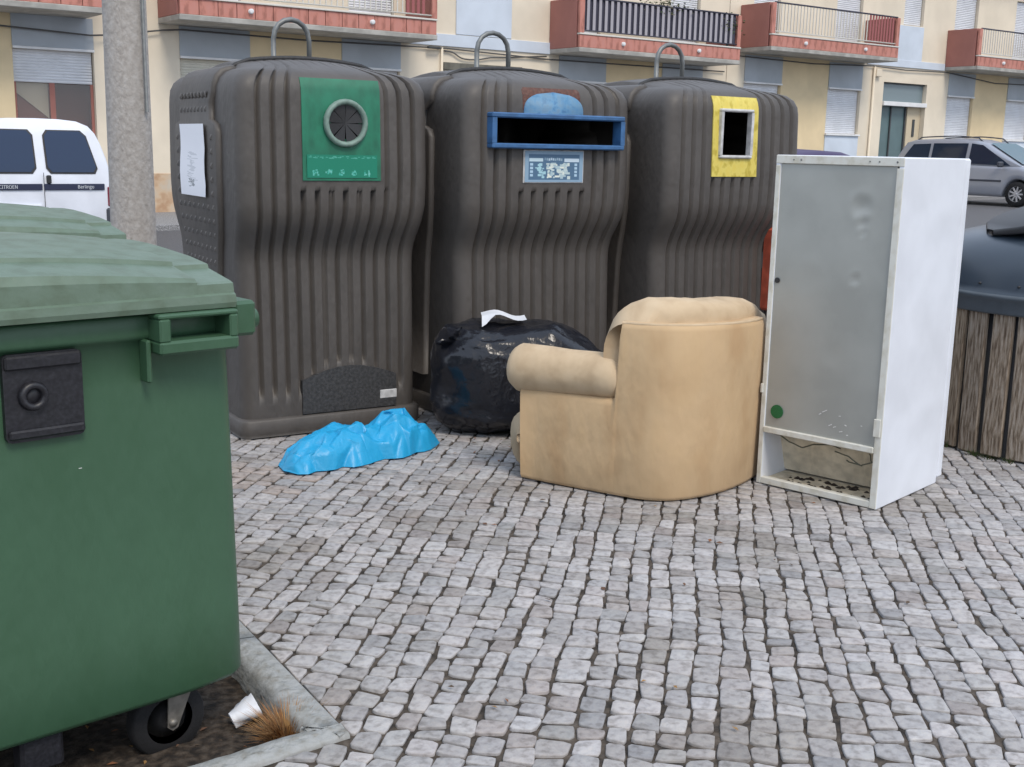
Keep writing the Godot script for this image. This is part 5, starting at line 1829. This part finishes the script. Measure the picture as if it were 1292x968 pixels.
	for c in colsB:
		ground_window(Bd, ox, c[0], c[1], 1.95, 3.165, 3.87, 1.96, M.shutter)
		boxpart("apron_panel", Bd, M.wall_pale_blue, Vector3((c[0] + c[1]) / 2 - ox, 1.1, 0.012), Vector3(c[1] - c[0], 1.6, 0.03), 0.004)
	for c in op.slice(7): shutter(Bd, M.shutter, c[0] + 0.02 - ox, c[1] - 0.02 - ox, c[2] + 0.02, c[3] - 0.01, -0.1)
	shutter(Bd, M.shutter, 21.82 - ox, 22.7 - ox, 5.1, 6.39, -0.1)
	boxpart("under_window_field", Bd, M.wall_pale_blue, Vector3(21.9 - ox, 4.5, 0.012), Vector3(1.7, 1.12, 0.03), 0.004)
	boxpart("base_band", Bd, M.wall_pale_blue, Vector3(22.1 - ox, 4.0, 0.016), Vector3(3.6, 0.2, 0.044), 0.004)
	# street door: glazed leaves, transom, white beam, porch wall with bell panel
	boxpart("transom_frame", Bd, M.dark_metal, Vector3(22.14 - ox, 3.44, -0.12), Vector3(2.04, 0.04, 0.08))
	boxpart("transom", Bd, M.transom, Vector3(22.14 - ox, 3.17, -0.14), Vector3(2.0, 0.5, 0.03))
	boxpart("beam", Bd, M.trim_white, Vector3(22.14 - ox, 2.86, -0.04), Vector3(2.03, 0.12, 0.2), 0.008)
	for k in 2:
		var df := boxpart("door_leaf", Bd, M.door_teal, Vector3(21.5 + 0.68 * k - ox, 1.2, -0.24), Vector3(0.62, 3.2, 0.04), 0.004)
		boxpart("stile", df, M.dark_metal, Vector3(21.83 + 0.68 * k - 0.02 - ox, 1.2, -0.21), Vector3(0.05, 3.2, 0.06), 0.004)
	boxpart("porch_wall", Bd, M.matt_beige, Vector3(22.84 - ox, 1.2, -0.2), Vector3(0.62, 3.2, 0.1))
	boxpart("bell_panel", Bd, M.dark_metal, Vector3(22.84 - ox, 2.2, -0.14), Vector3(0.1, 0.5, 0.03), 0.004)
	b = B.new()
	b.tube(V3([20.6 - ox, 0.0, 0.05, 20.6 - ox, 3.85, 0.05]), 0.035, 6)
	obj("drain_pipe", b, M.wall_cream, Bd)
	boxpart("junction_box", Bd, M.wall_cream, Vector3(20.75 - ox, 3.68, 0.06), Vector3(0.25, 0.2, 0.1), 0.01)
	for q in [[15.12, 20.2, 3.91, 3], [23.93, 29.1, 3.91, 4]]: balcony(Bd, ox, q[0], q[1], q[2], q[3])
	cable(Bd, [[14.8, 3.82, 0.06], [18.0, 3.78, 0.06], [20.5, 3.86, 0.06], [22.0, 3.82, 0.06], [24.0, 3.86, 0.06], [26.5, 3.66, 0.06], [29.0, 3.7, 0.06], [35.0, 3.75, 0.06]], ox)
	# pavement along the facade
	b = B.new(true)
	var dd := Vector3(0.808, 0, -0.589)
	var nn := Vector3(0.589, 0, 0.808)
	var O := Vector3(-6.595, 0, -22.518)
	var rings := []
	for k in 25:
		var p: Vector3 = O + dd * lerp(-12.0, 40.0, k / 24.0)
		var ring := PackedVector3Array()
		for s in [[-0.05, 0.115, 0], [2.75, 0.1, 0], [2.77, 0.09, 0], [2.77, -0.2, 0]]:
			var q: Vector3 = p + nn * s[0]
			ring.append(Vector3(q.x, gh(q.x, q.z) + s[1], q.z))
		rings.append(ring)
	b.loft(rings, false, false, false)
	tag(obj("sidewalk", b, M.sidewalk), "", "", "", "structure")
	# plants in the dark barred balcony
	for k in 2:
		var pu: float = [11.6, 13.75][k]
		var bb := B.new()
		var rng := RandomNumberGenerator.new()
		rng.seed = 60 + k
		for q in 260:
			bb.col([Color(0.06, 0.09, 0.04), Color(0.09, 0.1, 0.05), Color(0.12, 0.11, 0.07)][rng.randi_range(0, 2)])
			var c := Vector3(rng.randfn(0, 0.16 + 0.2 * (1 - k)), rng.randfn(0.3, 0.1), rng.randfn(0, 0.08))
			bb.x = Transform3D(Basis.from_euler(Vector3(rng.randf() * 6, rng.randf() * 6, 0)), c)
			bb.quad(Vector3(-0.04, 0, 0), Vector3(0, 0.015, 0.02), Vector3(0.04, 0, 0), Vector3(0, 0.015, -0.02))
		var t := thing("balcony_plant", ["low leafy plant hanging over the middle of the dark barred balcony rail", "leafy plant at the end of the dark barred balcony beside the red wall"][k], "plant", O + dd * pu + nn * 0.95 + Vector3(0, 4.35 if k == 0 else 4.12, 0), 36.1)
		obj("foliage", bb, M.dry_grass, t)
		boxpart("planter", t, M.matt_brown, Vector3(0, 0.05, -0.02), Vector3(0.5, 0.2, 0.14), 0.01)
		boxpart("planter_hook", t, M.dark_metal, Vector3(0, -0.15, -0.02), Vector3(0.04, 0.4, 0.04))

func lintel_mat() -> Material:
	if not M.has("lintel_grey"): mat("lintel_grey", lin(0.16, 0.155, 0.13), 0.9, T["blotch"], Vector3.ONE)
	return M.lintel_grey

func cable(t: Node, pts: Array, ox: float):
	var c := Curve3D.new()
	for p in pts: c.add_point(Vector3(p[0] - ox, p[1], p[2]), Vector3(-0.4, 0, 0), Vector3(0.4, 0, 0))
	var b := B.new()
	b.tube(c.tessellate(3), 0.016, 5)
	obj("cable", b, M.cable, t)

# ---------------------------------------------------------------- scene
func _ready():
	# camera
	var cam := Camera3D.new()
	cam.name = "camera"
	cam.position = Vector3(0, 1.45, 0)
	cam.rotation_degrees = Vector3(-11.38, 0, 1.21)
	cam.fov = 35.93
	cam.near = 0.05
	cam.far = 900.0
	add_child(cam)
	cam.current = true
	# sky
	var sky_mat := ProceduralSkyMaterial.new()
	sky_mat.sky_top_color = Color(0.78, 0.84, 0.93)
	sky_mat.sky_horizon_color = Color(0.88, 0.9, 0.93)
	sky_mat.sky_curve = 0.2
	sky_mat.ground_bottom_color = Color(0.4, 0.39, 0.38)
	sky_mat.ground_horizon_color = Color(0.6, 0.6, 0.6)
	sky_mat.sky_energy_multiplier = 1.0
	var sky := Sky.new()
	sky.sky_material = sky_mat
	var env := Environment.new()
	env.background_mode = Environment.BG_SKY
	env.sky = sky
	env.tonemap_mode = Environment.TONE_MAPPER_LINEAR
	env.tonemap_exposure = 1.6
	env.sdfgi_enabled = true
	env.ssao_enabled = true
	env.ssil_enabled = true
	var we := WorldEnvironment.new()
	we.environment = env
	add_child(we)
	# veiled sun, high behind the right shoulder
	var sun := DirectionalLight3D.new()
	sun.name = "sun"
	sun.rotation_degrees = Vector3(-52, 28, 0)
	sun.light_energy = 0.45
	sun.light_color = Color(1.0, 0.965, 0.92)
	sun.light_angular_distance = 20.0
	sun.shadow_enabled = true
	add_child(sun)

	make_materials()
	make_prints()
	build_ground()
	buildings()
	pole()
	container("glass", Vector3(-1.18, 0.003, -6.35), 31, "brown recycling container with green panel and round bottle hole")
	container("paper", Vector3(-0.147, 0.003, -6.85), 33, "brown recycling container with long blue paper slot")
	container("plastic", Vector3(0.91, 0.003, -7.38), 35, "brown recycling container with yellow panel and square white-framed hole")
	wheeled_bin(Vector3(-0.686, -0.108, -2.84), 42, "green wheeled waste bin with black patch under its lid, beside the kerb", true)
	wheeled_bin(Vector3(-1.385, -0.108, -4.21), 42, "green wheeled waste bin standing behind the black-patched bin, only its lid showing", false)
	black_bag()
	blue_bag()
	armchair()
	fridge()
	wood_bin()
	van()
	car("parked_car", "silver people carrier with roof rails parked before the cream building", Vector3(12.26, 0, -31.48), -52, {
		"paint": M.silver, "L": 4.6, "wf": 1.4, "wr": -1.42, "top": 1.62, "g0": -2.2, "g1": 1.5, "rails": true, "gap": 0.05, "handles": [-0.2, -1.05], "mirror": 0.95,
		"belt": [-2.3, 0.75, -2.25, 0.95, -2.1, 1.06, -0.5, 1.0, 1.0, 0.97, 1.45, 0.98, 2.0, 0.84, 2.25, 0.66, 2.3, 0.58],
		"wid": [-2.3, 0.72, -2.2, 0.82, -1.9, 0.87, 1.6, 0.88, 2.0, 0.82, 2.22, 0.68, 2.3, 0.5],
		"roof": [-2.2, 1.06, -2.1, 1.3, -1.95, 1.55, -1.7, 1.62, -0.5, 1.66, 0.1, 1.62, 0.4, 1.54, 1.45, 0.99],
		"ws": [1.4, 0.42], "rs": [-2.18, -1.97],
		"windows": [[-1.98, 1.1, -1.2, 1.06, -1.2, 1.52, -1.72, 1.5], [-1.12, 1.06, -0.12, 1.03, -0.12, 1.54, -1.12, 1.53], [-0.02, 1.03, 1.15, 1.0, 0.95, 1.13, 0.3, 1.5, -0.02, 1.54]]})
	car("parked_car", "dark purple car with only its roof showing above the fridge", Vector3(4.9, 0, -19.9), 36, {
		"paint": M.purple, "L": 4.0, "wf": 1.25, "wr": -1.2, "top": 1.4, "g0": -1.9, "g1": 1.2, "rails": false, "gap": 0.0, "handles": [-0.25], "mirror": 0.7,
		"belt": [-2.0, 0.7, -1.95, 0.88, -1.8, 0.95, 0.8, 0.9, 1.2, 0.9, 1.7, 0.76, 1.95, 0.6, 2.0, 0.5],
		"wid": [-2.0, 0.65, -1.9, 0.76, -1.6, 0.82, 1.4, 0.82, 1.8, 0.74, 2.0, 0.5],
		"roof": [-1.9, 0.95, -1.75, 1.2, -1.55, 1.38, -0.5, 1.44, 0.0, 1.42, 0.35, 1.34, 1.2, 0.92],
		"ws": [1.15, 0.36], "rs": [-1.88, -1.57],
		"windows": [[-1.6, 1.0, -0.05, 0.97, -0.05, 1.32, -1.4, 1.3], [0.05, 0.97, 0.95, 0.94, 0.3, 1.26, 0.05, 1.32]]})
	small_things()
